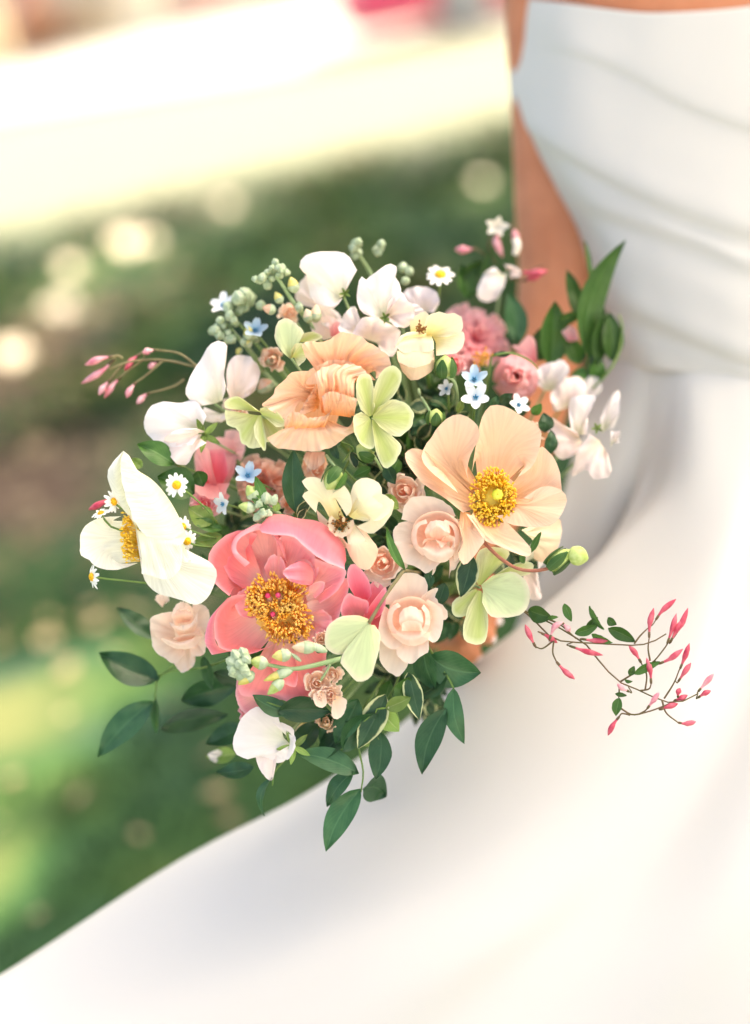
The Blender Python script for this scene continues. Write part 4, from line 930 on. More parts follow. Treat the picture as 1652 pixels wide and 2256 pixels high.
stamens(T, tips, roots, M['stamen_yellow'], Z4, 1.2, 2.5, 6, seed=6)
pts = []
for (a, h) in ((.5, -30), (.9, -10), (1., 4), (.95, 10), (.55, 13), (.1, 12)):
    for k in range(16):
        t = 2*math.pi*k/16; w = 1 + .08*math.cos(8*t); pts.append((629.2+1195*.3906 + 13*a*w*math.cos(t), 846.9+620*.3906 + 13*a*w*math.sin(t), h))
mobj('pistil', PW(np.array(pts)), grid_faces(6, 16, True), M['pistil'], T)
stem(T, tr(Z4, (1190, 680, -45)), M['stem'], 5)

# crumpled peach poppy
T = flower('poppy', 'crumpled half-closed peach poppy between two green hellebores', 'poppy', (900, 1080), Z2)
q = lambda mat, rows, zs, **k: petal(T, M[mat], rows, Z2, zs, **k)
q('peach_pink', [[(960, 1060), (1180, 940)], [(900, 880), (1060, 800), (1280, 880)], [(832, 778), (813, 702), (870, 688), (955, 690), (1040, 642), (1105, 634), (1190, 660), (1255, 702), (1332, 752), (1382, 805), (1372, 872), (1290, 930)]], [-60, -50, -12], ruf=17.6, rf=9.5, wr=10.5, nu=40, nv=16)
q('peach_pink', [[(960, 980), (1200, 930)], [(905, 850), (1000, 810), (1120, 820), (1240, 890), (1290, 940)]], [-55, -14], ruf=12.2, rf=8.1, wr=9.0, nu=40)
q('peach', [[(920, 1130), (945, 960)], [(800, 1080), (840, 960)], [(745, 1202), (700, 1190), (600, 1122), (556, 1100), (622, 1040), (650, 982), (702, 930), (745, 888), (822, 880), (898, 872)]], [-55, -40, 0], ruf=13.5, rf=8.1, wr=10.5, nu=40, nv=15)
q('peach_pink', [[(940, 1150), (1130, 1180)], [(915, 1000), (1020, 960), (1150, 1040)], [(905, 935), (1010, 890), (1160, 930)], [(897, 905), (935, 862), (1050, 838), (1150, 842), (1222, 882), (1240, 960)]], [-10, 24, 22, -4], ruf=14.9, rf=9.5, wr=13.5, nu=40, nv=18)
q('peach_pink', [[(960, 1160), (1150, 1170)], [(940, 1040), (1000, 1010), (1080, 1030), (1170, 1060)]], [0, 34], ruf=13.5, rf=10.8, wr=12.0, nu=40)
q('peach', [[(860, 1190), (1000, 1200)], [(700, 1250), (900, 1270), (1120, 1240)], [(590, 1310), (640, 1370), (755, 1385), (905, 1398), (1000, 1372), (1100, 1302), (1166, 1250), (1150, 1160)]], [-30, 18, 14], ruf=10.8, rf=8.1, wr=10.5, nu=40, nv=16)
q('peach_pink', [[(700, 1260), (960, 1240)], [(700, 1180), (750, 1142), (800, 1150), (860, 1180), (940, 1172), (985, 1150), (1010, 1110)]], [12, 26], ruf=16.2, rf=10.8, wr=10.5, nu=40)
q('peach_pink', [[(900, 1140), (920, 1000)], [(790, 1170), (820, 1100), (860, 1040), (900, 960)]], [-45, -14], ruf=12.2, wr=10.5)
q('peach_pink', [[(700, 1300), (1000, 1330)], [(760, 1000), (900, 850), (1150, 850)]], [-62, -68], nu=12, nv=8)
stem(T, tr(Z2, (900, 1150, -75)), M['stem'], 5)

# cream-white poppy, side on
T = flower('poppy', 'cream white poppy seen side on at the edge of the bouquet', 'poppy', (390, 720), Z1)
q = lambda mat, rows, zs, **k: petal(T, M[mat], rows, Z1, zs, **k)
q('white_poppy', [[(400, 640), (430, 780), (425, 905)], [(260, 640), (200, 790), (280, 920)], [(310, 612), (200, 618), (112, 648), (60, 700), (44, 792), (50, 862), (102, 892), (160, 942), (262, 958), (342, 942), (415, 915)]], [-30, -44, -22], ruf=5, wr=5, nu=26)
q('white_poppy', [[(330, 196), (410, 310), (500, 370), (570, 440), (640, 540), (692, 640), (734, 742)], [(360, 220), (430, 360), (500, 500), (570, 640), (640, 785)], [(322, 190), (305, 300), (322, 430), (362, 560), (408, 670), (500, 770)]], [2, 20, 22], ruf=4, wr=4, nu=26, nv=14)
q('white_poppy', [[(322, 190), (305, 300), (322, 430), (362, 560), (412, 690)], [(290, 250), (262, 340), (285, 450), (330, 560), (390, 660)], [(320, 192), (254, 266), (220, 340), (240, 430), (290, 530), (345, 590)]], [22, 8, -14], ruf=3, wr=3, nu=22, nv=9)
q('white_poppy', [[(400, 690), (520, 760), (700, 770)], [(430, 880), (560, 930), (760, 900)], [(425, 800), (436, 940), (470, 1042), (532, 1102), (622, 1132), (720, 1162), (800, 1184), (872, 1132), (912, 1052), (922, 962), (872, 902), (790, 860), (722, 822)]], [0, 18, 2], ruf=6, wr=6, nu=28, nv=15)
q('white_poppy', [[(410, 700), (560, 750), (730, 742)], [(440, 850), (560, 790), (700, 800)], [(440, 980), (600, 1020), (690, 950), (705, 800)]], [14, 24, 20], ruf=4, wr=5, nu=20)
rr = random.Random(8); tips, roots = [], []
while len(tips) < 170:
    s = rr.uniform(0, 1); x0 = 395 + 30*s; y0 = 600 + 300*s; L_ = rr.uniform(25, 95)*(1 if s > .25 else .75)
    ang = math.pi + rr.uniform(-.5, .35) + (.4 - .5*s)*.6
    tips.append((x0 + L_*math.cos(ang), y0 - L_*math.sin(ang)*.9, rr.uniform(-14, 10))); roots.append((x0 + 20, y0, -16))
stamens(T, tips, roots, M['stamen_yellow'], Z1, 1.2, 2.3, 7, seed=9)
stem(T, tr(Z1, (520, 760, -30)), M['stem'], 4.5)

# hellebores
T = flower('hellebore', 'pale green hellebore facing out beside the crumpled peach poppy', 'hellebore', (1260, 1180), Z2, 25)
q = lambda mat, rows, zs, **k: petal(T, M[mat], rows, Z2, zs, dz=22, **k)
q('hell', [[(1245, 1175), (1265, 1165)], [(1192, 1130), (1163, 1040), (1170, 930), (1202, 898), (1252, 908), (1278, 1000), (1284, 1105)]], [-6, 4], ruf=3, bulge=5)
q('hell', [[(1260, 1165), (1275, 1160)], [(1272, 1060), (1276, 1005), (1300, 930), (1342, 868), (1402, 843), (1447, 880), (1452, 942), (1422, 1012), (1382, 1062), (1312, 1112)]], [-6, 12], ruf=3, bulge=4)
q('hell', [[(1268, 1168), (1275, 1190)], [(1305, 1112), (1400, 1063), (1482, 1090), (1532, 1150), (1522, 1232), (1452, 1292), (1380, 1292), (1316, 1240)]], [-4, 10], ruf=4, cb=-8)
q('hell', [[(1262, 1195), (1278, 1195)], [(1268, 1262), (1280, 1352), (1302, 1432), (1350, 1508), (1402, 1482), (1442, 1412), (1452, 1360), (1402, 1308), (1322, 1250)]], [-4, 14], ruf=3, bulge=7)
q('hell', [[(1248, 1180), (1258, 1198)], [(1196, 1142), (1150, 1170), (1144, 1232), (1170, 1322), (1222, 1372), (1276, 1378), (1276, 1290), (1264, 1230)]], [-6, 6], ruf=3, cb=7)
stem(T, tr(Z2, (1265, 1185, 10)), M['stem_pale'], 3)
T = flower('hellebore', 'green hellebore nodding below the tall white sweet pea', 'hellebore', (540, 1200), Z2, -20)
q = lambda mat, rows, zs, **k: petal(T, M[mat], rows, Z2, zs, dz=-14, **k)
q('hell', [[(520, 1140), (560, 1150)], [(470, 1132), (320, 1116), (330, 1062), (400, 1044), (462, 1082), (512, 1128)]], [-10, 6], ruf=3, cb=8)
q('hell', [[(490, 1160), (560, 1170)], [(312, 1128), (330, 1222), (402, 1262), (420, 1332), (472, 1372), (545, 1372), (590, 1330)]], [-14, -10], ruf=4, cb=-10)
q('hell', [[(545, 1165), (580, 1160)], [(548, 1340), (620, 1330), (700, 1240), (690, 1200)]], [-16, -18], cb=-6)
q('hell', [[(540, 1140), (560, 1170)], [(545, 1120), (600, 1108), (682, 1170), (708, 1222), (652, 1242), (598, 1188)]], [-4, 10], ruf=3, cb=5)
q('hell', [[(535, 1165), (550, 1165)], [(500, 1240), (515, 1310), (572, 1395), (582, 1320), (562, 1230)]], [-2, 6], cb=8)
stem(T, tr(Z2, (555, 1165, -20)), M['stem_pale'], 3)
T = flower('hellebore', 'pale green hellebore bloom tucked above the crumpled poppy', 'hellebore', (740, 740), Z2, -60)
q = lambda mat, rows, zs, **k: petal(T, M[mat], rows, Z2, zs, dz=-48, **k)
q('hell_pale', [[(735, 800), (750, 790)], [(690, 762), (648, 700), (638, 640), (660, 560), (720, 543), (792, 590), (824, 640), (775, 700)]], [-8, 6], ruf=3, bulge=8)
q('hell', [[(740, 800), (760, 790)], [(745, 740), (775, 700), (830, 712), (840, 800), (790, 850)]], [-8, 10], cb=6)
q('hell', [[(770, 720), (780, 690)], [(790, 650), (880, 626), (945, 660), (870, 700)]], [-14, -10])
stem(T, tr(Z2, (745, 800, -60)), M['stem_pale'], 3)
T = flower('hellebore', 'green veined hellebore hanging beneath the open peach poppy', 'hellebore', (1090, 1150), Z4, -10)
q = lambda mat, rows, zs, **k: petal(T, M[mat], rows, Z4, zs, dz=-14, **k)
q('hell', [[(1085, 1130), (1105, 1130)], [(1062, 1060), (1090, 940), (1180, 912), (1262, 955), (1190, 1040), (1120, 1112)]], [-8, -4], cb=-6, ruf=3)
q('hell', [[(1110, 1120), (1120, 1135)], [(1140, 1110), (1230, 1040), (1330, 1000), (1392, 1008), (1385, 1060), (1290, 1092)]], [-10, -12], ruf=3)
q('hell_pale', [[(1102, 1130), (1112, 1160)], [(1165, 1078), (1282, 1056), (1362, 1120), (1377, 1222), (1332, 1292), (1240, 1314), (1152, 1302), (1108, 1228)]], [-4, 14], ruf=4, cb=8, nu=22)
q('hell', [[(1085, 1160), (1105, 1165)], [(1030, 1250), (1018, 1300), (1000, 1372), (1010, 1442), (1062, 1468), (1122, 1450), (1142, 1350), (1132, 1245), (1112, 1185)]], [-4, 4], ruf=3, cb=6, nu=22)
q('hell', [[(1075, 1150), (1085, 1170)], [(1050, 1160), (950, 1215), (936, 1272), (968, 1312), (1032, 1292), (1080, 1222)]], [-6, -6], ruf=3, cb=-4)
stem(T, tr(Z4, (1095, 1145, -22)), M['stem_pale'], 3)
T = flower('hellebore', 'pale hellebore seen from behind on a bare brown stalk', 'hellebore', (1190, 840), Z5, 40)
q = lambda mat, rows, zs, **k: petal(T, M[mat], rows, Z5, zs, dz=30, **k)
q('hell_pale', [[(1205, 822), (1185, 845)], [(1190, 800), (1122, 778), (1010, 790), (932, 850), (910, 932), (930, 1002), (1000, 1032), (1062, 1012), (1110, 940)]], [14, -14], cb=22, nu=22)
q('hell_pale', [[(1180, 840), (1215, 840)], [(1095, 925), (1034, 1020), (1018, 1092), (1072, 1152), (1122, 1204), (1210, 1175), (1235, 1100), (1264, 1002), (1270, 902), (1235, 842)]], [16, -2], cb=24, nu=24)
q('hell_pale', [[(1190, 835), (1210, 835)], [(960, 900), (1000, 1010), (1150, 1050), (1250, 950)]], [4, -22], cb=14)
tubeo(T, 'stem', [(1197, 828, 40), (1300, 660, 44), (1422, 488, 34)], [4.2, 3.6, 4.2], M['stem_tan'], 10, 7, Z5, 4)
leaf(T, (1425, 488, 36), (1306, 213, 40), 62, M['leaf_mid'], bend=28, bow=6, tilt=.5, fold=.25, name='bract', fr=Z5)
stem(T, tr(Z5, (1425, 488, 36)), M['stem_tan'], 4)

# butterfly ranunculus
T = flower('ranunculus', 'cream butterfly ranunculus with a brown eye above the peony', 'ranunculus', (320, 780), Z4, 20)
q = lambda mat, rows, zs, **k: petal(T, M[mat], rows, Z4, zs, dz=12, **k)
q('cream', [[(260, 775), (330, 745)], [(190, 660), (280, 640)], [(170, 722), (90, 622), (128, 600), (92, 552), (132, 520), (190, 530), (262, 560), (332, 570), (367, 630), (372, 702), (345, 742)]], [-12, 6, 8], cb=14, nu=22)
q('cream', [[(350, 735), (385, 760)], [(400, 640), (480, 760)], [(358, 720), (368, 605), (402, 540), (462, 528), (532, 560), (552, 640), (612, 652), (602, 722), (542, 802), (480, 842), (400, 802)]], [-10, 24, 6], cb=12, nu=24, ruf=3)
q('cream', [[(360, 745), (380, 755)], [(400, 700), (470, 640), (560, 620), (600, 690), (540, 760), (440, 770)]], [10, 22], cb=6)
q('cream_blush', [[(330, 800), (380, 780)], [(350, 900), (460, 880)], [(300, 830), (335, 900), (370, 982), (430, 1042), (482, 1034), (522, 932), (482, 870), (440, 815), (390, 790)]], [-10, 14, -6], cb=8, nu=22)
q('cream_blush', [[(260, 790), (300, 830)], [(170, 700), (200, 800), (290, 900), (370, 930)]], [-22, -26])
for k in range(9):
    az = 2*math.pi*k/9; cxx, cyy = 312, 785
    p0 = (cxx+35*math.cos(az), cyy+38*math.sin(az)); p1 = (cxx+68*math.cos(az), cyy+72*math.sin(az)); pp = (-math.sin(az)*24, math.cos(az)*24)
    if 200 < math.degrees(az) < 330: continue
    q('cream_blush', [[(p0[0]-pp[0]*.5, p0[1]-pp[1]*.5), (p0[0]+pp[0]*.5, p0[1]+pp[1]*.5)], [(p1[0]-pp[0], p1[1]-pp[1]), (p1[0]*1.0+6*math.cos(az), p1[1]+6*math.sin(az)), (p1[0]+pp[0], p1[1]+pp[1])]], [4, 12], nu=7, nv=5, name='inner_petal')
rr = random.Random(2); tips = [(312+rr.gauss(0, 20), 785+rr.gauss(0, 20), 12) for _ in range(60)]
stamens(T, tips, [(312+(a-312)*.5, 785+(b-785)*.5, -4) for a, b, c in tips], M['brown_disc'], Z4, 1.2, 2, 5, 10, 3)
q('cream_blush', [[(318, 790), (326, 792)], [(318, 752), (330, 745), (338, 755)]], [8, 24], nu=5, nv=5, name='inner_petal')
stem(T, tr(Z4, (320, 790, -25)), M['stem'], 4)
T = flower('ranunculus', 'cream yellow butterfly ranunculus under the white sweet peas at the top', 'ranunculus', (180, 780), Z3, -40)
q = lambda mat, rows, zs, **k: petal(T, M[mat], rows, Z3, zs, dz=-46, **k)
q('cream', [[(200, 790), (240, 800)], [(185, 730), (215, 662), (290, 640), (332, 655), (382, 648), (432, 690), (422, 770), (332, 802)]], [-12, 10], cb=8, nu=22, ruf=3)
q('cream', [[(240, 800), (260, 840)], [(330, 800), (400, 770), (442, 772), (440, 850), (400, 900), (350, 912), (262, 922)]], [-8, 6], cb=10)
q('cream', [[(40, 800), (220, 770)], [(20, 850), (130, 822), (245, 830)], [(5, 872), (60, 905), (130, 890), (200, 900), (248, 880)]], [-22, 12, 16], ruf=4, nu=20)
q('cream', [[(60, 800), (200, 790)], [(-10, 880), (30, 800), (100, 768), (200, 780)]], [4, 0], nu=14)
q('cream_blush', [[(20, 880), (240, 880)], [(30, 960), (140, 960), (245, 950)], [(5, 900), (35, 1002), (100, 1080), (175, 1062), (248, 1000), (250, 900)]], [8, 18, 0], ruf=4, nu=20)
q('cream_blush', [[(40, 900), (240, 890)], [(10, 890), (20, 960), (120, 1000), (230, 960), (250, 890)]], [14, 24], ruf=3)
q('cream', [[(100, 780), (180, 780)], [(90, 700), (140, 660), (200, 640), (230, 700)]], [-22, -18])
rr = random.Random(12); tips = [(160+rr.gauss(0, 14), 745+rr.gauss(0, 16), 6) for _ in range(40)]
stamens(T, tips, [(160, 760, -10)]*40, M['brown_disc'], Z3, 1.2, 2, 5, -40, 3)
stem(T, tr(Z3, (180, 820, -70)), M['stem'], 4)

# ------------------------------------------------------------------ sweet peas
def sweetpea(label, fr, dz, petals, cal=None, mats=('sweet', 'sweet_blush')):
    c = petals[0][0][0]
    T = flower('sweet_pea', label, 'sweet pea', (c[0], c[1]), fr, dz)
    for i, (b, e, z0, z1, bl) in enumerate(petals):
        petal(T, M[mats[i % len(mats)]], [b, e], fr, [z0, z1], dz=dz, ruf=9, rf=4.5, wr=3, jag=3, bulge=bl, cb=-bl*.5, nu=24, nv=14)
    if cal:
        x, y = cal
        for k in range(5):
            a = k*1.2566 + .5; leaf(T, (x, y, 2), (x+40*math.cos(a), y+40*math.sin(a), 8), 13, M['leaf_light'], fr=fr, dz=dz, name='sepal')
    stem(T, tr(fr, (c[0], c[1], -14), dz), M['stem_pale'], 2.8)
    return T
sweetpea('round white sweet pea standing highest on the bouquet', Z2, -80, [
    ([(1080, 395), (1050, 420)], [(1110, 300), (1166, 240), (1150, 188), (1090, 120), (1000, 108), (900, 114), (828, 150), (796, 200), (812, 235), (850, 262), (842, 300), (862, 382), (902, 452), (980, 484), (1030, 470), (1075, 410)], -6, 8, 8),
    ([(1000, 500), (960, 470)], [(900, 470), (830, 460), (775, 420), (785, 340), (840, 265), (900, 300)], -26, -30, 4),
    ([(980, 560), (1040, 520)], [(880, 520), (900, 470), (1000, 470), (1070, 540), (1010, 620), (930, 570)], -30, -20, 4)], cal=(1090, 380))
sweetpea('pinkish white sweet pea to the side of the highest one', Z2, -72, [
    ([(1330, 540), (1350, 520)], [(1300, 542), (1200, 502), (1168, 420), (1180, 302), (1200, 270), (1228, 290), (1262, 258), (1332, 210), (1380, 188), (1428, 220), (1412, 270), (1452, 332), (1442, 402), (1360, 500)], -6, 8, 8),
    ([(1350, 540), (1380, 520)], [(1370, 440), (1442, 368), (1502, 430), (1545, 502), (1502, 592), (1430, 598), (1375, 560)], -4, 10, 6),
    ([(1420, 520), (1470, 500)], [(1480, 440), (1560, 450), (1615, 520), (1560, 570), (1500, 560)], -14, -8, 4)], cal=(1350, 535))
sweetpea('folded white sweet pea directly behind the crumpled peach poppy', Z2, -85, [
    ([(1180, 650), (1220, 640)], [(1060, 640), (1048, 590), (1100, 500), (1150, 462), (1182, 530), (1210, 600)], -10, 4, 6),
    ([(1240, 680), (1300, 700)], [(1140, 640), (1200, 540), (1282, 528), (1362, 570), (1440, 622), (1432, 702), (1392, 786), (1320, 760)], -10, 4, 8)])
sweetpea('tall white sweet pea rising at the shoulder of the bouquet near the stock', Z2, -70, [
    ([(250, 1090), (300, 1070)], [(150, 1106), (80, 1062), (64, 1000), (90, 930), (100, 905), (170, 790), (228, 700), (322, 694), (326, 790), (310, 900), (322, 990), (305, 1050)], -8, 6, 8),
    ([(360, 1080), (400, 1060)], [(328, 1000), (328, 870), (370, 790), (440, 778), (502, 810), (542, 880), (522, 980), (482, 1034), (420, 1064)], -24, -14, 8),
    ([(300, 1160), (340, 1120)], [(180, 1110), (150, 1170), (220, 1210), (320, 1200), (400, 1130), (420, 1060)], -26, -20, 5)])
sweetpea('white sweet pea with a blush fold above the pink ranunculus', ZD, -62, [
    ([(440, 955), (450, 940)], [(455, 915), (430, 882), (395, 888), (360, 884), (332, 895), (317, 930), (322, 955), (345, 975), (380, 985), (425, 978)], -8, 6, 7),
    ([(440, 965), (452, 950)], [(455, 975), (430, 992), (412, 1023), (388, 1020), (368, 996), (362, 965), (395, 945), (430, 942)], 2, 14, 7)], cal=(450, 958))
sweetpea('white sweet pea drooping under the peony', ZD, -32, [
    ([(625, 1625), (640, 1640)], [(612, 1575), (585, 1556), (545, 1566), (522, 1600), (514, 1650), (540, 1672), (575, 1666), (615, 1682), (645, 1660)], -10, 8, 9),
    ([(590, 1640), (612, 1650)], [(562, 1664), (575, 1700), (597, 1720), (607, 1690), (610, 1660)], -6, 0, 5),
    ([(630, 1620), (640, 1640)], [(600, 1590), (640, 1600), (652, 1640), (632, 1672), (605, 1660)], -2, 14, 6)], cal=(648, 1645))
sweetpea('white sweet pea with upright folded petal next to the pink ranunculus ball', Z3, -165, [
    ([(960, 1150), (1010, 1150)], [(905, 1100), (918, 1005), (990, 970), (1082, 958), (1124, 1020), (1062, 1110)], -10, 8, 8),
    ([(1080, 1270), (1120, 1250)], [(1020, 1280), (1005, 1180), (1082, 1082), (1172, 1060), (1235, 1122), (1200, 1230)], -16, 4, 8),
    ([(1180, 1250), (1220, 1240)], [(1200, 1130), (1240, 1060), (1300, 1060), (1330, 1130), (1280, 1200)], -30, -24, 5)])
sweetpea('long white sweet pea hanging at the side over the gown', Z3, -120, [
    ([(1160, 1440), (1200, 1430)], [(1130, 1410), (1118, 1300), (1130, 1200), (1212, 1180), (1285, 1180), (1280, 1230), (1232, 1250), (1240, 1340), (1235, 1432)], -10, 8, 7),
    ([(1190, 1450), (1200, 1480)], [(1170, 1415), (1082, 1370), (1010, 1320), (970, 1350), (985, 1420), (1000, 1502), (1060, 1592), (1150, 1562), (1200, 1510)], -8, 10, 8),
    ([(1330, 1420), (1350, 1400)], [(1320, 1330), (1380, 1200), (1432, 1148), (1445, 1280), (1400, 1395)], -40, -35, 5)], cal=(1300, 1390))
sweetpea('blush tipped sweet pea lowest of those hanging over the gown', ZD, -110, [
    ([(1320, 970), (1330, 985)], [(1300, 955), (1270, 1000), (1262, 1048), (1290, 1032), (1310, 1056), (1345, 1046), (1340, 1000)], -6, 8, 7),
    ([(1345, 985), (1350, 975)], [(1345, 950), (1366, 950), (1362, 975)], -10, -4, 3)], mats=('sweet_blush', 'sweet'))
sweetpea('lilac white sweet pea half hidden behind the top ranunculus', Z3, -130, [
    ([(150, 640), (190, 640)], [(60, 600), (50, 520), (110, 478), (200, 478), (262, 518), (284, 580), (245, 645)], -8, 6, 7)], mats=('lilac',))
sweetpea('pale streaked sweet pea bell in front of the bare arm', Z3, -200, [
    ([(690, 400), (720, 380)], [(640, 350), (575, 390), (530, 520), (560, 570), (640, 565), (700, 480)], -4, 8, 8),
    ([(720, 370), (740, 360)], [(700, 330), (790, 360), (810, 400), (740, 430)], -4, 8, 4)])
sweetpea('pale blush sweet pea tucked below the open peach poppy', Z4, -95, [
    ([(1360, 1000), (1420, 960)], [(1330, 1000), (1400, 880), (1540, 800), (1552, 870), (1500, 970), (1425, 1040)], -8, 2, 6),
    ([(1340, 1060), (1400, 1040)], [(1330, 1180), (1390, 1215), (1442, 1205), (1430, 1130), (1420, 1040)], -10, 0, 6)])

# ------------------------------------------------------------------ roses and round flowers
def rosething(name, label, cat, c, Rr, n, mats, **k):
    T = flower(name, label, cat, c); rose(T, c, Rr, n, [M[m] for m in mats], **k)
    stem(T, tuple(np.array(c) - basis(n)[2]*Rr*.55), M['stem'], 4.5); return T
rosething('spray_rose', 'small blush rose peeping out beside the cream ranunculus', 'rose', (890, 1082, -34), 40, (-.3, -.1, 1), ('rose', 'rose', 'rose_pale'), count=11, seed=15, ruf=.1)
rosething('spray_rose', 'small pink blush rose squeezed between the peony and two roses', 'rose', (842, 1240, -14), 46, (-.2, .1, 1), ('rose', 'rose', 'rose_pale'), count=11, seed=19, ruf=.12)
rosething('ranunculus', 'round pink ranunculus ball next to the pale blue tweedia', 'ranunculus', (1135, 830, -150), 56, (.1, -.1, 1), ('pink_ball', 'pink_soft', 'pink_soft'), count=20, seed=21, open_=.0, lip=.0, close=.8, depth=.7, ruf=.04)
T = flower('carnation', 'coral peach carnation behind the dark upright leaf', 'carnation', (578, 1062, -76)); ruffled(T, (578, 1062, -84), 76, (-.1, -.1, 1), M['carnation'], 26, 3, .16); stem(T, (578, 1062, -120), M['stem_pale'], 3.5)
T = flower('peony', 'soft pink ruffled peony behind the top cream ranunculus', 'peony', (1050, 745, -170)); ruffled(T, (1048, 742, -178), 88, (.1, -.25, 1), M['pink_soft'], 26, 7, .14)
tips = [(1062 + R.gauss(0, 8), 790 + R.gauss(0, 8), -125) for _ in range(40)]; stamens(T, tips, [(1060, 785, -160)]*40, M['stamen_orange'], ZD, 1.2, 2.6, 7, 0, 2); stem(T, (1050, 760, -215), M['stem'], 6)

def traced(name, label, cat, c, fr, dz, plist, st=4.5, **kw):
    T = flower(name, label, cat, c, fr, dz)
    for (m, rows, zs, k) in plist:
        a = dict(ruf=3.5, rf=5, wr=2.5, nu=20, nv=12); a.update(kw); a.update(k); petal(T, M[m], rows, fr, zs, dz=dz, **a)
    stem(T, tr(fr, (c[0], c[1], -50), dz), M['stem'], st); return T
RZ = {}
traced('spray_rose', 'blush spray rose touching the open peach poppy', 'rose', (850, 850), Z4, -4, [
    ('rose_pale', [[(760, 980), (950, 980)], [(700, 760), (980, 760)]], [-44, -40], RZ),
    ('rose_pale', [[(800, 800), (900, 780)], [(655, 760), (662, 700), (700, 645), (765, 626), (850, 640), (935, 690), (960, 740)]], [-24, -8], dict(cb=4)),
    ('rose_pale', [[(780, 880), (760, 800)], [(655, 950), (612, 880), (608, 815), (650, 778), (700, 770)]], [-24, -10], dict(cb=5)),
    ('rose_pale', [[(780, 900), (880, 940)], [(640, 900), (640, 985), (690, 1012), (740, 1030), (790, 1064), (832, 1040), (880, 1000)]], [-20, -2], dict(cb=5)),
    ('rose_pale', [[(850, 950), (930, 950)], [(820, 1090), (845, 1050), (860, 1010), (980, 985), (965, 1030), (930, 1060), (920, 1100)]], [-20, -12], dict(jag=3)),
    ('rose_pale', [[(920, 800), (930, 900)], [(940, 745), (1000, 790), (1024, 870), (1005, 950), (955, 1000)]], [-18, -6], dict(cb=5)),
    ('rose', [[(790, 900), (880, 800), (930, 880)], [(742, 870), (760, 780), (860, 740), (950, 790), (970, 880)], [(716, 850), (728, 775), (785, 730), (862, 712), (945, 742), (985, 805), (990, 870)]], [-26, -14, 12], dict(ruf=4)),
    ('rose', [[(800, 900), (790, 830)], [(770, 965), (722, 910), (708, 845), (735, 785), (790, 760)], [(790, 960), (748, 905), (738, 850), (752, 800), (800, 780)]], [-22, 8, 16], dict(ruf=3)),
    ('rose', [[(920, 800), (930, 900)], [(900, 760), (960, 790), (985, 860), (960, 930), (910, 975)], [(890, 775), (935, 800), (955, 860), (935, 915), (900, 950)]], [-20, 6, 18], dict(ruf=3)),
    ('rose_pale', [[(800, 880), (900, 890)], [(770, 920), (860, 960), (940, 930)], [(728, 890), (770, 945), (805, 985), (882, 1004), (935, 972), (960, 930)]], [-4, 24, 14], dict(ruf=3)),
    ('rose', [[(790, 880), (920, 880)], [(770, 910), (785, 872), (830, 866), (852, 882), (880, 920)]], [6, 26], dict(ruf=2)),
    ('rose', [[(850, 900), (940, 880)], [(872, 925), (885, 865), (920, 850), (955, 865), (950, 920)]], [4, 24], dict(ruf=2)),
    ('rose', [[(800, 880), (910, 880)], [(785, 840), (850, 815), (925, 840)], [(790, 810), (815, 775), (862, 765), (915, 782), (930, 820)]], [4, 30, 14], dict(ruf=2)),
    ('rose', [[(830, 875), (900, 870)], [(812, 840), (850, 800), (908, 835)], [(835, 800), (860, 785), (890, 800)]], [16, 34, 26], dict(ruf=1.5))])
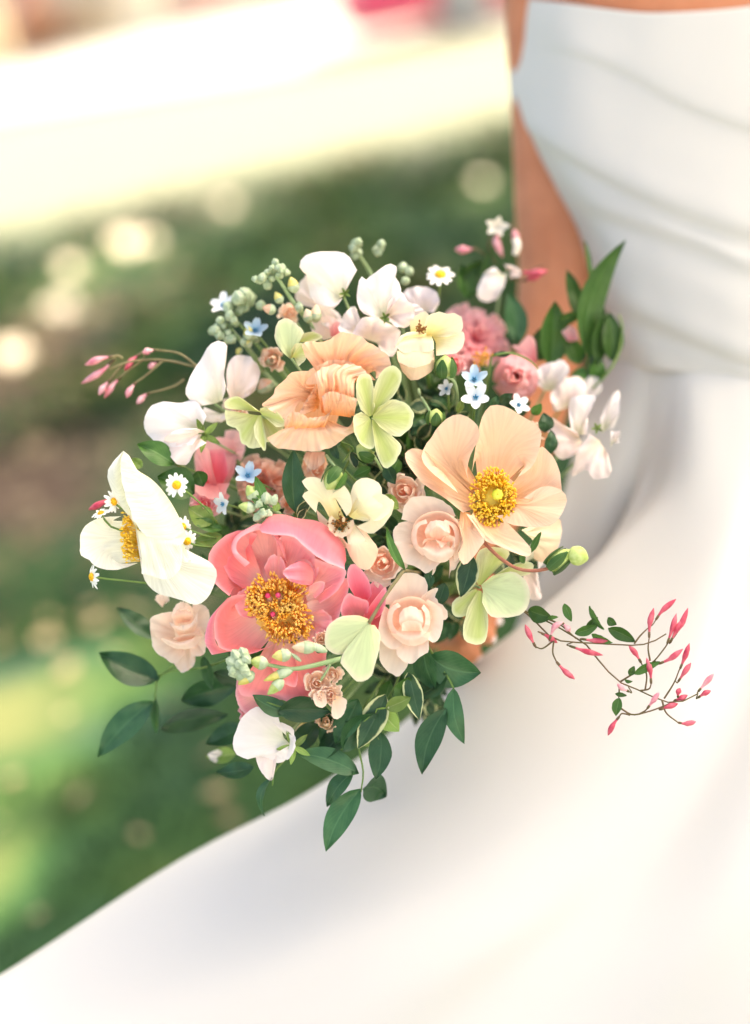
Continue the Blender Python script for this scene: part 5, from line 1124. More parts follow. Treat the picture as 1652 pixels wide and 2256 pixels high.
traced('spray_rose', 'pale blush spray rose in the lower middle, under the brown stalk', 'rose', (700, 1310), Z4, -6, [
    ('rose_pale', [[(600, 1460), (800, 1440)], [(580, 1180), (840, 1180)]], [-46, -40], RZ),
    ('rose_pale', [[(660, 1240), (740, 1230)], [(556, 1240), (578, 1150), (640, 1082), (702, 1060), (772, 1080), (802, 1130), (795, 1200)]], [-26, -6], dict(cb=5)),
    ('rose_pale', [[(740, 1260), (780, 1300)], [(770, 1190), (822, 1155), (862, 1148), (842, 1200), (882, 1240), (917, 1290), (902, 1325), (840, 1330)]], [-22, -4], dict(jag=3)),
    ('rose_pale', [[(770, 1270), (770, 1350)], [(800, 1210), (882, 1270), (884, 1380), (842, 1454), (792, 1424), (770, 1370)]], [-16, 4], dict(cb=6)),
    ('rose_pale', [[(700, 1380), (780, 1370)], [(620, 1480), (640, 1545), (710, 1574), (762, 1532), (805, 1500), (805, 1410)]], [-14, 2], dict(cb=6)),
    ('rose_pale', [[(600, 1380), (680, 1420)], [(528, 1430), (530, 1540), (560, 1602), (632, 1645), (684, 1592), (700, 1500)]], [-24, -14], dict(cb=6)),
    ('rose_pale', [[(620, 1300), (640, 1390)], [(552, 1240), (532, 1330), (520, 1400), (560, 1470), (620, 1490), (680, 1440)]], [-16, 4], dict(cb=6)),
    ('rose', [[(660, 1340), (720, 1270), (780, 1320)], [(600, 1320), (640, 1240), (720, 1215), (800, 1260), (810, 1340)], [(572, 1310), (596, 1236), (655, 1205), (735, 1195), (805, 1238), (825, 1320)]], [-26, -10, 14], dict(ruf=4)),
    ('rose', [[(660, 1380), (640, 1310)], [(660, 1450), (600, 1405), (570, 1340), (580, 1270), (630, 1230)], [(680, 1420), (625, 1385), (602, 1335), (612, 1280), (650, 1250)]], [-18, 10, 18], dict(ruf=3)),
    ('rose_pale', [[(650, 1360), (780, 1370)], [(620, 1400), (700, 1430), (790, 1400)], [(590, 1400), (640, 1450), (720, 1475), (800, 1440), (820, 1390)]], [-2, 22, 10], dict(ruf=3)),
    ('rose_pale', [[(740, 1360), (780, 1280)], [(790, 1420), (815, 1350), (810, 1280), (780, 1240)], [(760, 1400), (785, 1350), (785, 1290), (765, 1260)]], [-8, 14, 22], dict(ruf=3)),
    ('rose_pale', [[(660, 1380), (760, 1390)], [(640, 1340), (700, 1310), (775, 1345)], [(640, 1300), (665, 1262), (715, 1250), (765, 1275), (775, 1310)]], [6, 32, 14], dict(ruf=2)),
    ('rose_pale', [[(690, 1390), (760, 1390)], [(655, 1390), (660, 1345), (705, 1330), (760, 1345), (775, 1395)]], [16, 34], dict(ruf=2))])
traced('spray_rose', 'pale rose half hidden behind the cream white poppy', 'rose', (690, 1380), Z1, -72, [
    ('rose_pale', [[(640, 1480), (780, 1480)], [(540, 1260), (860, 1220)]], [-40, -40], RZ),
    ('rose_pale', [[(680, 1400), (740, 1420)], [(495, 1330), (520, 1470), (600, 1535), (660, 1560), (720, 1500)]], [-10, 0], dict(cb=8)),
    ('rose_pale', [[(690, 1430), (760, 1420)], [(610, 1510), (650, 1565), (692, 1615), (742, 1602), (782, 1560), (790, 1480)]], [-16, -8], dict(cb=5, jag=3)),
    ('rose_pale', [[(740, 1380), (780, 1330)], [(760, 1520), (842, 1500), (855, 1400), (820, 1330)]], [-12, 0], dict(cb=8)),
    ('rose_pale', [[(740, 1320), (760, 1260)], [(800, 1400), (872, 1330), (862, 1200), (770, 1175)]], [-14, -4], dict(cb=8)),
    ('rose_pale', [[(660, 1390), (640, 1300)], [(560, 1420), (500, 1340), (500, 1275), (560, 1240), (640, 1228)]], [-10, 4], dict(cb=8)),
    ('rose_pale', [[(680, 1380), (780, 1360)], [(640, 1330), (720, 1350), (800, 1300)], [(610, 1290), (680, 1320), (760, 1300), (800, 1230)]], [0, 22, 20], dict(cb=4)),
    ('rose_pale', [[(660, 1320), (770, 1300)], [(635, 1260), (705, 1240), (778, 1250)], [(645, 1210), (672, 1175), (715, 1165), (760, 1190), (775, 1225)]], [0, 24, 6], dict(ruf=2)),
    ('rose_pale', [[(640, 1420), (760, 1420)], [(590, 1400), (680, 1430), (790, 1390)], [(560, 1400), (620, 1450), (700, 1470), (790, 1450), (830, 1380)]], [-4, 18, 12], dict(cb=4)),
    ('rose', [[(680, 1420), (770, 1400)], [(640, 1400), (700, 1380), (800, 1370), (820, 1330)]], [6, 18], dict(ruf=3)),
    ('rose', [[(670, 1300), (750, 1290)], [(655, 1260), (672, 1215), (715, 1205), (752, 1225), (765, 1270)]], [8, 22], dict(ruf=2)),
    ('rose_pale', [[(575, 1200), (600, 1150)], [(525, 1150), (540, 1120), (590, 1110), (620, 1150), (590, 1180)]], [-16, -10], dict(ruf=2))], wr=2.)
traced('ranunculus', 'coral pink ranunculus below the blush-folded sweet pea', 'ranunculus', (900, 330), Z1, -92, [
    ('pink_ball', [[(860, 460), (980, 440)], [(790, 330), (785, 200), (850, 130), (960, 105), (1050, 150), (1040, 330)]], [-30, -14], dict(cb=-10)),
    ('magenta', [[(860, 420), (960, 410)], [(820, 320), (830, 210), (900, 180), (970, 190), (1000, 330)]], [-20, 0], dict(cb=-10)),
    ('pink_ball', [[(880, 400), (930, 420)], [(790, 250), (800, 160), (870, 180), (890, 280)]], [-6, 10], dict(cb=8)),
    ('pink_soft', [[(860, 420), (960, 440)], [(770, 440), (750, 540), (820, 620), (940, 600), (1010, 480)]], [-20, 6], dict(cb=10)),
    ('pink_ball', [[(860, 400), (950, 400)], [(780, 380), (790, 450), (860, 500), (960, 490), (1010, 400)]], [-8, 14], dict(cb=8)),
    ('pink_soft', [[(940, 300), (960, 180)], [(980, 60), (1060, 60), (1110, 150), (1080, 260)]], [-26, -30], dict(cb=6))])

traced('sweet_pea', 'blush pink petals showing between the stock stems and the crumpled poppy', 'sweet pea', (980, 600), Z2, -95, [
    ('sweet_blush', [[(960, 680), (1040, 660)], [(880, 640), (870, 560), (930, 520), (1020, 540), (1080, 620)]], [-10, 0], RZ),
    ('pink_soft', [[(1000, 660), (1060, 640)], [(990, 600), (1040, 560), (1090, 590), (1080, 650)]], [-6, 4], RZ)], st=3)
traced('spray_rose', 'peach brown petals in the shade under the crumpled poppy', 'rose', (880, 1460), Z2, -70, [
    ('peach_pink', [[(830, 1420), (960, 1420)], [(810, 1500), (850, 1580), (920, 1570), (980, 1480)]], [-10, -4], RZ),
    ('rose', [[(840, 1400), (960, 1400)], [(820, 1450), (880, 1520), (960, 1470)]], [-2, 6], RZ)], st=3)
traced('sweet_pea', 'soft pink petals between the ranunculus ball and the green leaves', 'sweet pea', (830, 880), Z3, -170, [
    ('pink_soft', [[(880, 970), (910, 960)], [(800, 900), (750, 860), (800, 850), (860, 790), (900, 830), (910, 920)]], [-6, 4], RZ),
    ('pink_soft', [[(1110, 830), (1150, 830)], [(1070, 770), (1130, 730), (1170, 770), (1180, 820)]], [-10, -6], RZ)], st=3)
traced('sweet_pea', 'pale cream petals low behind the drooping sweet pea', 'sweet pea', (480, 1668), ZD, -120, [
    ('sweet', [[(500, 1660), (505, 1675)], [(480, 1650), (458, 1662), (470, 1678), (495, 1680)]], [-4, 2], RZ),
    ('cream', [[(660, 1590), (700, 1590)], [(650, 1610), (680, 1625), (705, 1605)]], [40, 46], RZ)], st=2.5)

for (x, y, z, r_, m, lb) in ((600, 790, -88, 26, 'stockpetal', 'cream stock floret beneath the small upper hellebore'), (640, 690, -100, 24, 'rose_pale', 'pale stock floret below the upper bud spike'), (520, 900, -84, 26, 'rose_pale', 'pale floret between the two big white sweet peas'),
                             (450, 1112, -66, 24, 'pink_soft', 'pink floret beneath the coral pink ranunculus'), (668, 960, -64, 24, 'stockpetal', 'peach floret just under the crumpled poppy rim'), (640, 1110, -58, 22, 'rose', 'blush floret at the foot of the dark upright leaf'),
                             (1172, 950, -100, 26, 'rose_pale', 'pale floret behind the open peach poppy'), (1000, 800, -110, 24, 'pink_soft', 'pink floret behind the twin green buds'), (880, 690, -115, 26, 'sweet_blush', 'blush floret between the top sweet peas and the ranunculus'),
                             (720, 1590, -50, 22, 'cream_blush', 'cream floret among the dark leaves under the peony'), (560, 1560, -60, 26, 'coral_pale', 'pale coral floret under the peony'), (700, 1035, -70, 20, 'rose', 'tiny blush floret near the nodding green bud')):
    T = flower('stock_floret', lb, 'floret', (x, y, z)); rose(T, (x, y, z), r_, (R.uniform(-.4, .4), R.uniform(-.5, .2), 1), [M[m]]*3, count=9, seed=int(x), ruf=.2, open_=.9); stem(T, (x, y, z-14), M['stem_pale'], 2.4)

# ------------------------------------------------------------------ small flowers
daisy('chamomile daisy open wide above the cream white poppy', (389, 1068, -8), 27, (-.1, -.1, 1), 13, .1, [(420, 1090, -18), (458, 1125, -34), (482, 1156, -60)], 1)
daisy('chamomile daisy turned aside just behind the cream white poppy', (250, 1105, -14), 25, (.75, -.15, .75), 13, .2, [(275, 1125, -25), (330, 1165, -40), (470, 1190, -60)], 2)
daisy('chamomile daisy behind the other one at the edge of the cream poppy', (222, 1130, -20), 21, (-.35, -.85, .4), 12, .1, [(245, 1160, -30), (330, 1180, -50), (470, 1195, -70)], 3)
daisy('lowest chamomile daisy on a long bare stem, seen edge on', (203, 1270, -6), 27, (-.93, .05, .36), 13, .35, [(230, 1274, -8), (270, 1278, -10), (330, 1285, -30)], 4)
daisy('chamomile daisy half covered by the top of the cream poppy', (402, 1160, -18), 24, (.5, .1, .85), 12, .3, [(430, 1172, -25), (475, 1186, -50)], 5)
daisy('chamomile daisy half covered by the lower cream poppy petal', (412, 1192, -12), 25, (.35, .3, .85), 12, .3, [(430, 1200, -20), (480, 1206, -45)], 6)
daisy('chamomile daisy standing alone at the top of the bouquet', (970, 604, -130), 34, (.05, -.75, .65), 12, .2, [(968, 640, -145), (960, 700, -180)], 7)
tweedia('pale blue tweedia star above the white one', (1045, 836, -52), 30, (-.05, -.5, .85), M['blue'], .3, .6, 1)
tweedia('white blue-tinged tweedia star facing out above the open peach poppy', (1048, 876, -38), 32, (0, -.35, .95), M['bluewhite'], .95, .6, 2)
tweedia('small white tweedia beside the twin green buds', (984, 856, -60), 20, (-.5, -.3, .8), M['bluewhite'], .2, .5, 3)
tweedia('pale lilac-blue tweedia at the edge of the open peach poppy', (1142, 892, -70), 26, (.4, -.4, .8), M['bluewhite'], 1.3, .5, 4)
tweedia('pale blue tweedia resting on the coral carnation', (546, 1048, -44), 30, (-.1, -.6, .8), M['blue'], .5, .6, 5)
tweedia('white tweedia left of the front stock buds', (492, 1110, -40), 26, (-.75, .1, .6), M['bluewhite'], .4, .4, 6)
tweedia('blue tweedia among the silver stock buds', (562, 728, -95), 28, (0, -.6, .8), M['blue'], .5, .6, 7)
tweedia('white tweedia at the outer tip of the silver stock buds', (492, 672, -125), 30, (-.4, -.6, .6), M['bluewhite'], .1, .5, 8)

# stock: silver-green bud spikes
def stock(label, path, fr, dz, buds, mat='budgreen', r_=9, stem_r=(6, 5, 3.5), florets=(), leaves=(), st=True):
    T = flower('stock', label, 'stock', path[0], fr, dz)
    tubeo(T, 'stem', path, stem_r, M['stem_pale'], 12, 7, fr, dz)
    for b in buds:
        (a, e, rr_), m = b[:3], (b[3] if len(b) > 3 else mat)
        o = budo(T, a, e, rr_, M[m], 'bud', fr, dz, calyx=M['budgreen'] if m != 'budgreen' else None)
        if m == 'budgreen':          # folded sepals closing the bud
            A = np.array(tr(fr, a, dz)); E = np.array(tr(fr, e, dz)); d = E - A; Ln = np.linalg.norm(d); Bs = basis(d)
            for k in range(4):
                t = k*1.5708 + .4; off = (Bs[0]*math.cos(t) + Bs[1]*math.sin(t))*rr_*.88
                v, f = tube(np.array([A + off*.35, A + d*.25 + off*.85, A + d*.6 + off*.95, A + d*.93 + off*.42]), [rr_*.22, rr_*.34, rr_*.30, rr_*.08], 5); mobj('sepal', v, f, M['budgreen'], o)
    for (a, b, w, m) in leaves: leaf(T, a, b, w, M[m], fr=fr, dz=dz, tilt=.2)
    if st: stem(T, tr(fr, path[0], dz), M['stem_pale'], 4)
    return T
stock('silver green stock spike lying across the front of the peony', [(1030, 1055, 20), (850, 1100, 26), (700, 1125, 28), (560, 1100, 30), (420, 1080, 30)], Z5, 14, [
    ((400, 1060, 34), (370, 985, 40), 12), ((370, 1070, 36), (315, 1000, 42), 12), ((350, 1090, 34), (275, 1060, 38), 12), ((380, 1110, 42), (345, 1070, 54), 12), ((420, 1085, 40), (390, 1040, 56), 12),
    ((380, 1130, 34), (280, 1110, 38), 11), ((390, 1140, 36), (290, 1160, 40), 11), ((400, 1150, 38), (345, 1195, 42), 11), ((410, 1120, 46), (370, 1130, 62), 12), ((430, 1150, 42), (385, 1160, 54), 11), ((330, 1140, 40), (300, 1135, 52), 10),
    ((540, 1090, 34), (430, 1075, 40), 15, 'budlight'), ((450, 1150, 34), (355, 1225, 38), 13, 'budyellow'), ((760, 1075, 30), (690, 1020, 34), 4, 'budgreen'),
    ((690, 1030, 36), (572, 1045, 40), 14, 'budyellow'), ((850, 985, 26), (700, 985, 30), 14, 'budcream'), ((700, 1130, 26), (520, 1200, 30), 11, 'budyellow'), ((640, 1200, 30), (545, 1290, 34), 12, 'budlight'), ((920, 1010, 22), (780, 950, 22), 9, 'budcream')], florets=())
T = flower('stock', 'blush double stock florets hanging below the peony', 'stock', (880, 1230), Z5, 20)
for (x, y, r_, s) in ((865, 1215, 27, 31), (960, 1165, 20, 32), (945, 1290, 24, 33), (880, 1310, 19, 34), (890, 930, 17, 37)):
    c = tr(Z5, (x, y, 4), 16)
    rose(T, c, r_, (R.uniform(-.3, .3), R.uniform(-.3, .3), 1), [M['stockpetal']]*3, count=10, seed=s, ruf=.22, open_=.9)
petal(T, M['stockpetal'], [[(965, 1290), (1000, 1300)], [(955, 1390), (960, 1430), (990, 1448), (1030, 1420), (1055, 1330), (1020, 1300)]], Z5, [14, 18], cb=6)
petal(T, M['stockpetal'], [[(870, 1260), (900, 1270)], [(835, 1290), (850, 1350), (890, 1375), (925, 1350), (920, 1290)]], Z5, [18, 24], cb=6)
tubeo(T, 'stem', [(880, 1210, 14), (930, 1130, 22), (960, 1070, 24)], [3, 3], M['stem_pale'], 6, 6, Z5, 12); stem(T, tr(Z5, (960, 1090, 0)), M['stem_pale'], 3)
sg = random.Random(41)
def cluster(cx, cy, n, sx, sy, r0, r1, z=0, mats=('budgreen',), ax=(0, -1)):
    out = []
    for _ in range(n):
        x, y = cx + sg.gauss(0, sx), cy + sg.gauss(0, sy); L_ = sg.uniform(1.6, 2.4); r_ = sg.uniform(r0, r1)
        d = np.array([ax[0] + sg.uniform(-.7, .7), ax[1] + sg.uniform(-.7, .7), sg.uniform(0, .8)]); d /= np.linalg.norm(d); zz = z + sg.uniform(-14, 14)
        out.append(((x, y, zz), (x + d[0]*r_*L_/.3418, y + d[1]*r_*L_/.3418, zz + d[2]*r_*L_), r_, sg.choice(mats)))
    return out
stock('upper silver stock spike with buds pointing up', [(860, 560, -10), (760, 440, 0), (690, 330, 4), (640, 260, 6)], Z2, -84,
      cluster(640, 240, 9, 26, 26, 7, 9.5) + cluster(590, 320, 10, 38, 34, 7, 10) + cluster(700, 260, 3, 12, 20, 8, 9) + [((770, 370, 0), (740, 275, 6), 13, 'budyellow'), ((680, 440, 4), (640, 370, 8), 10, 'budyellow'), ((800, 500, 2), (790, 430, 6), 9, 'budgreen'), ((870, 560, 6), (840, 480, 12), 13, 'budcream'), ((900, 560, 6), (905, 450, 12), 13, 'budcream'), ((640, 490, 4), (560, 470, 10), 12, 'budpeach')])
stock('outer silver stock cluster with blue tweedia among its buds', [(560, 880, -20), (470, 740, -8), (380, 640, 0), (320, 560, 4)], Z2, -112,
      cluster(320, 570, 14, 42, 40, 8, 11) + cluster(280, 640, 8, 36, 36, 8, 11) + cluster(440, 420, 4, 30, 24, 13, 18) + cluster(380, 690, 5, 50, 28, 7, 10) + cluster(480, 480, 6, 40, 40, 8, 11) +
      [((480, 680, 6), (465, 590, 16), 14, 'budyellow'), ((480, 720, 6), (440, 670, 14), 10, 'budyellow'), ((640, 830, 0), (560, 740, 6), 20, 'budpeach'), ((600, 1010, 0), (550, 930, 6), 19, 'budpeach'), ((420, 760, 4), (390, 740, 10), 9, 'budyellow')])
stock('green stock bud tip poking up just above the peony', [(1330, 600, -10), (1250, 560, 0), (1200, 560, 4)], Z1, -6, [
    ((1180, 500, 4), (1120, 415, 8), 15, 'budlight'), ((1240, 530, 8), (1245, 455, 14), 12, 'budgreen'), ((1170, 560, 6), (1065, 545, 8), 13, 'budlight'), ((1280, 540, 6), (1310, 470, 10), 10, 'budgreen'), ((1230, 590, 10), (1200, 600, 20), 12, 'budgreen'), ((1220, 600, 4), (1160, 640, 6), 11, 'budgreen'), ((1260, 580, 8), (1250, 610, 18), 10, 'budgreen'), ((1200, 540, 8), (1185, 520, 20), 11, 'budgreen')],
    leaves=(((1240, 540, 10), (1170, 355, 16), 70, 'leaf_mid'), ((1300, 580, 6), (1320, 520, 10), 50, 'leaf_light'), ((1250, 560, 12), (1150, 500, 18), 45, 'leaf_mid')))
stock('soft green stock tips behind the top sweet peas', [(1330, 400, -20), (1250, 240, -10), (1180, 130, 0)], Z2, -135,
      cluster(1170, 110, 5, 18, 18, 8, 11) + cluster(1300, 130, 5, 14, 24, 8, 11) + cluster(1480, 290, 5, 40, 26, 8, 11))

# unopened buds on stalks
def greenbud(label, c, tip, r_, stalk, fr=ZD, dz=0, mat='budlight', sm='stem_pale', sr=3.2, sep='leaf_mid', st=True):
    T = flower('flower_bud', label, 'bud', c, fr, dz)
    budo(T, c, tip, r_, M[mat], 'bud', fr, dz, prof=(.5, .95, 1.05, .95, .65, .1), seg=12)
    A = np.array(tr(fr, c, dz)); E = np.array(tr(fr, tip, dz)); d = E - A; Bs = basis(d)
    for k in range(5):
        t = k*1.2566; off = (Bs[0]*math.cos(t) + Bs[1]*math.sin(t))*r_
        g = []
        for i in range(7):
            v = i/6; w = r_*.62*math.sin(math.pi*(.2 + .75*v))
            side = np.cross(d/np.linalg.norm(d), off/r_)
            for j in range(5):
                u = (j-2)/2; g.append(A + d*(v*.92 - .05) + off*(.55 + .62*math.sin(math.pi*min(1, .25 + v*.55)))*(1 - .1*u*u) + side*u*w)
        mobj('sepal', PW(np.array(g)), grid_faces(7, 5), M[sep], T, uv=grid_uv(7, 5))
    tubeo(T, 'stalk', [c] + stalk, sr, M[sm], 12, 6, fr, dz)
    return T
greenbud('green ranunculus bud split open on twin stalks above the dark leaves', (320, 1050, 0), (320, 920, 10), 22, [(380, 1090, -6), (400, 1180, -16), (390, 1280, -60)], Z3, -42)
greenbud('small round hairy green bud left of the tweedia stalks', (255, 1360, 0), (265, 1265, 8), 19, [(210, 1260, -8), (160, 1180, -30), (150, 1140, -60)], Z3, -30)
greenbud('green bud nodding above the cream ranunculus', (300, 490, 20), (230, 590, 34), 22, [(260, 440, 0), (230, 400, -50)], Z4, 10)
greenbud('green bud below the outward hellebore', (490, 390, 0), (400, 350, 10), 24, [(520, 440, -6), (545, 490, -40)], Z4, -10)
T = greenbud('pale bud on a long red stalk reaching out over the gown', (1490, 1035, 0), (1610, 930, 4), 20, [(1400, 1050, 0), (1300, 1035, 0), (1200, 970, -4), (1110, 880, -10)], Z4, 0, 'budlight', 'stem_red', 4.2, 'leaf_mid')
budo(T, (1600, 950, 4), (1705, 985, 8), 20, M['budlight'], 'bud', Z4, 0, prof=(.7, 1., 1.1, 1.05, .8, .2), seg=12)

# jasmine sprays
JB = [((1235, 535), (1238, 460), (1258, 385)), ((1268, 445), (1300, 400), (1370, 340)), ((1325, 565), (1350, 490), (1372, 412)), ((1350, 540), (1390, 480), (1430, 385)), ((1340, 560), (1375, 490), (1405, 440)), ((1195, 660), (1165, 610), (1133, 575)),
      ((1245, 765), (1240, 700), (1222, 635)), ((1285, 665), (1340, 640), (1405, 590)), ((1390, 690), (1410, 640), (1437, 562)), ((1380, 755), (1410, 710), (1445, 660)), ((1480, 805), (1510, 770), (1562, 712)), ((1480, 835), (1510, 815), (1545, 800)),
      ((1380, 835), (1380, 810), (1390, 787)), ((1360, 850), (1390, 840), (1428, 822)), ((1225, 890), (1255, 850), (1285, 808)), ((1135, 805), (1105, 790), (1075, 765)), ((1085, 930), (1055, 970), (1028, 1025)), ((1380, 960), (1420, 965), (1470, 955)),
      ((1290, 895), (1330, 880), (1380, 865)), ((665, 580), (640, 530), (613, 468)), ((735, 545), (760, 480), (805, 455)), ((800, 460), (820, 480), (840, 505)), ((770, 655), (810, 700), (862, 742)), ((835, 575), (910, 600), (1003, 622)), ((895, 540), (950, 548), (1030, 550)), ((695, 512), (730, 530), (775, 560))]
JS = [[(430, 270, -70), (520, 345, -60), (600, 395, -50), (740, 460, -20), (860, 530), (920, 570), (1000, 670), (1085, 755), (1190, 800), (1300, 850), (1380, 860), (1480, 815)], [(450, 290, -70), (540, 370, -55), (620, 410, -40), (700, 490, -20), (770, 545), (950, 562), (1100, 570), (1160, 572), (1240, 560), (1320, 515)],
      [(1160, 565), (1190, 525), (1225, 490)], [(760, 545), (700, 588), (665, 580)], [(757, 550), (752, 610), (770, 655)], [(1215, 800), (1222, 720), (1195, 660)], [(1190, 800), (1235, 790), (1245, 765)], [(1090, 755), (1180, 700), (1250, 660), (1310, 590), (1335, 550)],
      [(1240, 650), (1230, 590), (1235, 535)], [(1310, 840), (1360, 760), (1388, 690)], [(1300, 850), (1320, 910), (1380, 960)], [(1095, 890), (1150, 920), (1230, 905), (1300, 880), (1370, 850)], [(1140, 922), (1098, 915), (1085, 930)], [(1185, 918), (1215, 900), (1230, 885)], [(1085, 765), (1085, 800), (1082, 835)], [(700, 430, -20), (790, 470), (870, 540)], [(740, 545), (750, 500), (770, 470)]]
JL = [((632, 395, -30), (752, 432, -10), 86, .3), ((812, 362), (848, 452), 46, .4), ((862, 512), (978, 470), 52, .3), ((938, 374), (1012, 492), 40, .7), ((1028, 432), (1072, 468), 40, .2), ((1030, 484), (1168, 552), 66, .3), ((948, 512), (1054, 556), 46, .6), ((915, 500), (975, 430), 48, .3),
      ((1160, 715), (1288, 652), 44, .4), ((1136, 724), (1160, 676), 34, .2), ((1088, 835), (1070, 926), 52, .3), ((1064, 814), (1122, 824), 22, .2), ((1112, 745), (1152, 752), 16, .2), ((725, 440, -10), (780, 430), 20, .2)]
def jasmine(label, fr, dz, buds, stems, leaves, r_, pale=.25, seed=1, sm='stem_brown', sr=1.9):
    T = flower('jasmine_spray', label, 'jasmine', stems[0][0], fr, dz); rr = random.Random(seed)
    zz = lambda p, o: p if len(p) > 2 else (p[0], p[1], o)
    S_ = []
    for s in stems:
        w_ = [zz(p, rr.uniform(-4, 4)) for p in s]; tubeo(T, 'stem', w_, [sr*1.25, sr, sr*.85], M[sm], 16, 6, fr, dz)
        S_ += list(crom(np.array([tr(fr, p, dz) for p in w_], float), np.linspace(0, 1, 24)))
    S_ = np.array(S_)
    for b in buds:
        o = rr.uniform(-6, 6); bb = [zz(p, o + k*rr.uniform(-3, 4)) for k, p in enumerate(b)]
        q_ = crom(np.array([tr(fr, p, dz) for p in bb], float), np.linspace(0, 1, 11))
        pr = [.32, .36, .4, .46, .62, .9, 1., .98, .82, .5, .1]
        v, f = tube(q_, [k*r_*rr.uniform(.92, 1.08) for k in pr], 7)
        dd = np.linalg.norm(S_ - q_[0], axis=1); kk = S_[int(np.argmin(dd))]
        if dd.min() > 1.5:
            bk = q_[0] - (q_[2] - q_[0])/(np.linalg.norm(q_[2] - q_[0]) + 1e-6)*min(12, dd.min()*.5)
            vp, fp = tube(crom(np.array([kk, bk, q_[0], q_[1]]), np.linspace(0, 1, 9)), [sr*.75]*9, 5); mobj('pedicel', vp, fp, M[sm], T)
        ob = mobj('bud', v, f, M['jasmine_pale' if rr.random() < pale else 'jasmine'], T)
        v, f = tube(q_[:3] , [r_*.42, r_*.5, r_*.46], 6); mobj('calyx', v, f, M['stem_brown'], ob)
    for (a, b, w, t) in leaves: leaf(T, zz(a, 0), zz(b, rr.uniform(-6, 6)), w, M['leaf_mid'], bend=rr.uniform(-8, 8), tilt=t, bow=3, fr=fr, dz=dz, fold=.18)
    return T
jasmine('long jasmine spray of pink buds reaching out over the gown skirt', Z6, -6, JB, JS, JL, 6.6, .2, 3)
jasmine('jasmine spray of pink buds jutting out over the lawn', ZJ, -112, [((460, 300), (300, 330), (130, 400)), ((460, 340), (330, 460), (90, 610)), ((760, 270), (660, 350), (580, 460)), ((930, 230), (850, 240), (780, 260)), ((540, 530), (450, 620), (350, 770)), ((420, 560), (340, 650), (290, 740)), ((960, 360), (890, 400), (850, 440)), ((710, 590), (640, 680), (600, 770)), ((860, 710), (790, 760), (715, 840))],
        [[(1500, 480, -20), (1390, 410), (1200, 270), (950, 230)], [(1400, 420), (1000, 340), (700, 350), (560, 380), (400, 450)], [(800, 330), (620, 460), (540, 530)], [(1300, 400), (1100, 350), (960, 360)], [(1000, 360), (800, 530), (710, 590)], [(1250, 560), (1150, 630), (1000, 680), (860, 710)], [(560, 320), (500, 290), (440, 310)], [(560, 400), (480, 480), (420, 560)]], [], 7.6, .55, 4, 'stem_tan', 2.4)
jasmine('faded jasmine cluster hanging in front of the bare arm', Z3, -215, [((690, 70), (650, 170), (690, 290)), ((750, 90), (770, 140), (780, 190)), ((520, 235), (450, 240), (385, 238)), ((780, 380), (900, 390), (980, 375)), ((820, 440), (880, 420), (940, 400))],
        [[(640, 330, -20), (600, 200), (640, 90), (720, 75)], [(520, 235), (560, 260), (600, 300)], [(740, 440), (800, 400), (950, 340)]], [((560, 480), (600, 240), 90, .5), ((420, 420), (560, 300), 90, .4), ((470, 560), (420, 340), 120, .3), ((650, 200), (690, 60), 60, .5)], 9, .6, 5)
T = flower('jasmine_blossom', 'open pale jasmine blossom at the top of the faded cluster', 'jasmine', (640, 100), Z3, -205)
for k in range(5):
    a = k*1.2566 - 2.6; leaf(T, (655, 90, 0), (655+85*math.cos(a), 90+70*math.sin(a), 6), 46, M['white_tube'], fr=Z3, dz=-205, name='petal')
tubeo(T, 'tube', [(770, 170, 0), (785, 210, 3), (770, 275, 4)], [9, 10, 7], M['white_tube'], 8, 8, Z3, -205)
budo(T, (165/.3418*0+1.5, 0, 0), (1.6, 0, 0), .01, M['jasmine'], 'speck', Z3, -205) if False else None
b_ = flower('jasmine_bud', 'single pink jasmine bud showing behind the cream white poppy', 'bud', (230, 520), Z1, -60); budo(b_, (240, 500, 0), (100, 570, 0), 8, M['jasmine'], 'bud', Z1, -60, prof=(.3, .5, .8, 1, .8, .15)); tubeo(b_, 'stem', [(240, 500, 0), (330, 480, -10), (420, 560, -40)], 2, M['stem'], 8, 5, Z1, -60)

# ------------------------------------------------------------------ foliage
def sprig(label, stems, leaves, mat='leaf', fr=ZD, dz=0, sr=2.4, sm='stem', name='ruscus_sprig', bind=True):
    T = flower(name, label, 'foliage', stems[0][0], fr, dz)
    for s in stems: tubeo(T, 'stem', s, [sr*1.2, sr, sr*.7], M[sm], 12, 5, fr, dz)
    for lf in leaves:
        a, b, w = lf[:3]; t = lf[3] if len(lf) > 3 else R.uniform(-.5, .5); bend = lf[4] if len(lf) > 4 else R.uniform(-7, 7); m = lf[5] if len(lf) > 5 else mat
        leaf(T, a, b, w, M[m], bend=bend, bow=R.uniform(-6, 8), tilt=t, fold=.10, fr=fr, dz=dz)
    if bind: stem(T, tr(fr, stems[0][0], dz), M[sm], 2.6)
    return T
sprig('ruscus sprig with bluish leaves trailing over the lawn', [[(560, 1430, -60), (450, 1470, -90), (350, 1490, -110), (345, 1600, -118)], [(350, 1490, -110), (420, 1440, -100)]],
      [((350, 1498, -110), (218, 1440, -122), 74, .35, 8), ((338, 1545, -112), (216, 1668, -120), 66, .3, -9), ((345, 1540, -112), (347, 1617, -125), 30, .9), ((352, 1604, -116), (502, 1572, -130), 56, .5, 6), ((398, 1540, -125), (530, 1500, -115), 62, .3), ((345, 1408, -140), (258, 1340, -150), 46, .5), ((450, 1445, -90), (470, 1520, -90), 36, .8), ((470, 1480, -90), (560, 1500, -80), 40, .4)])
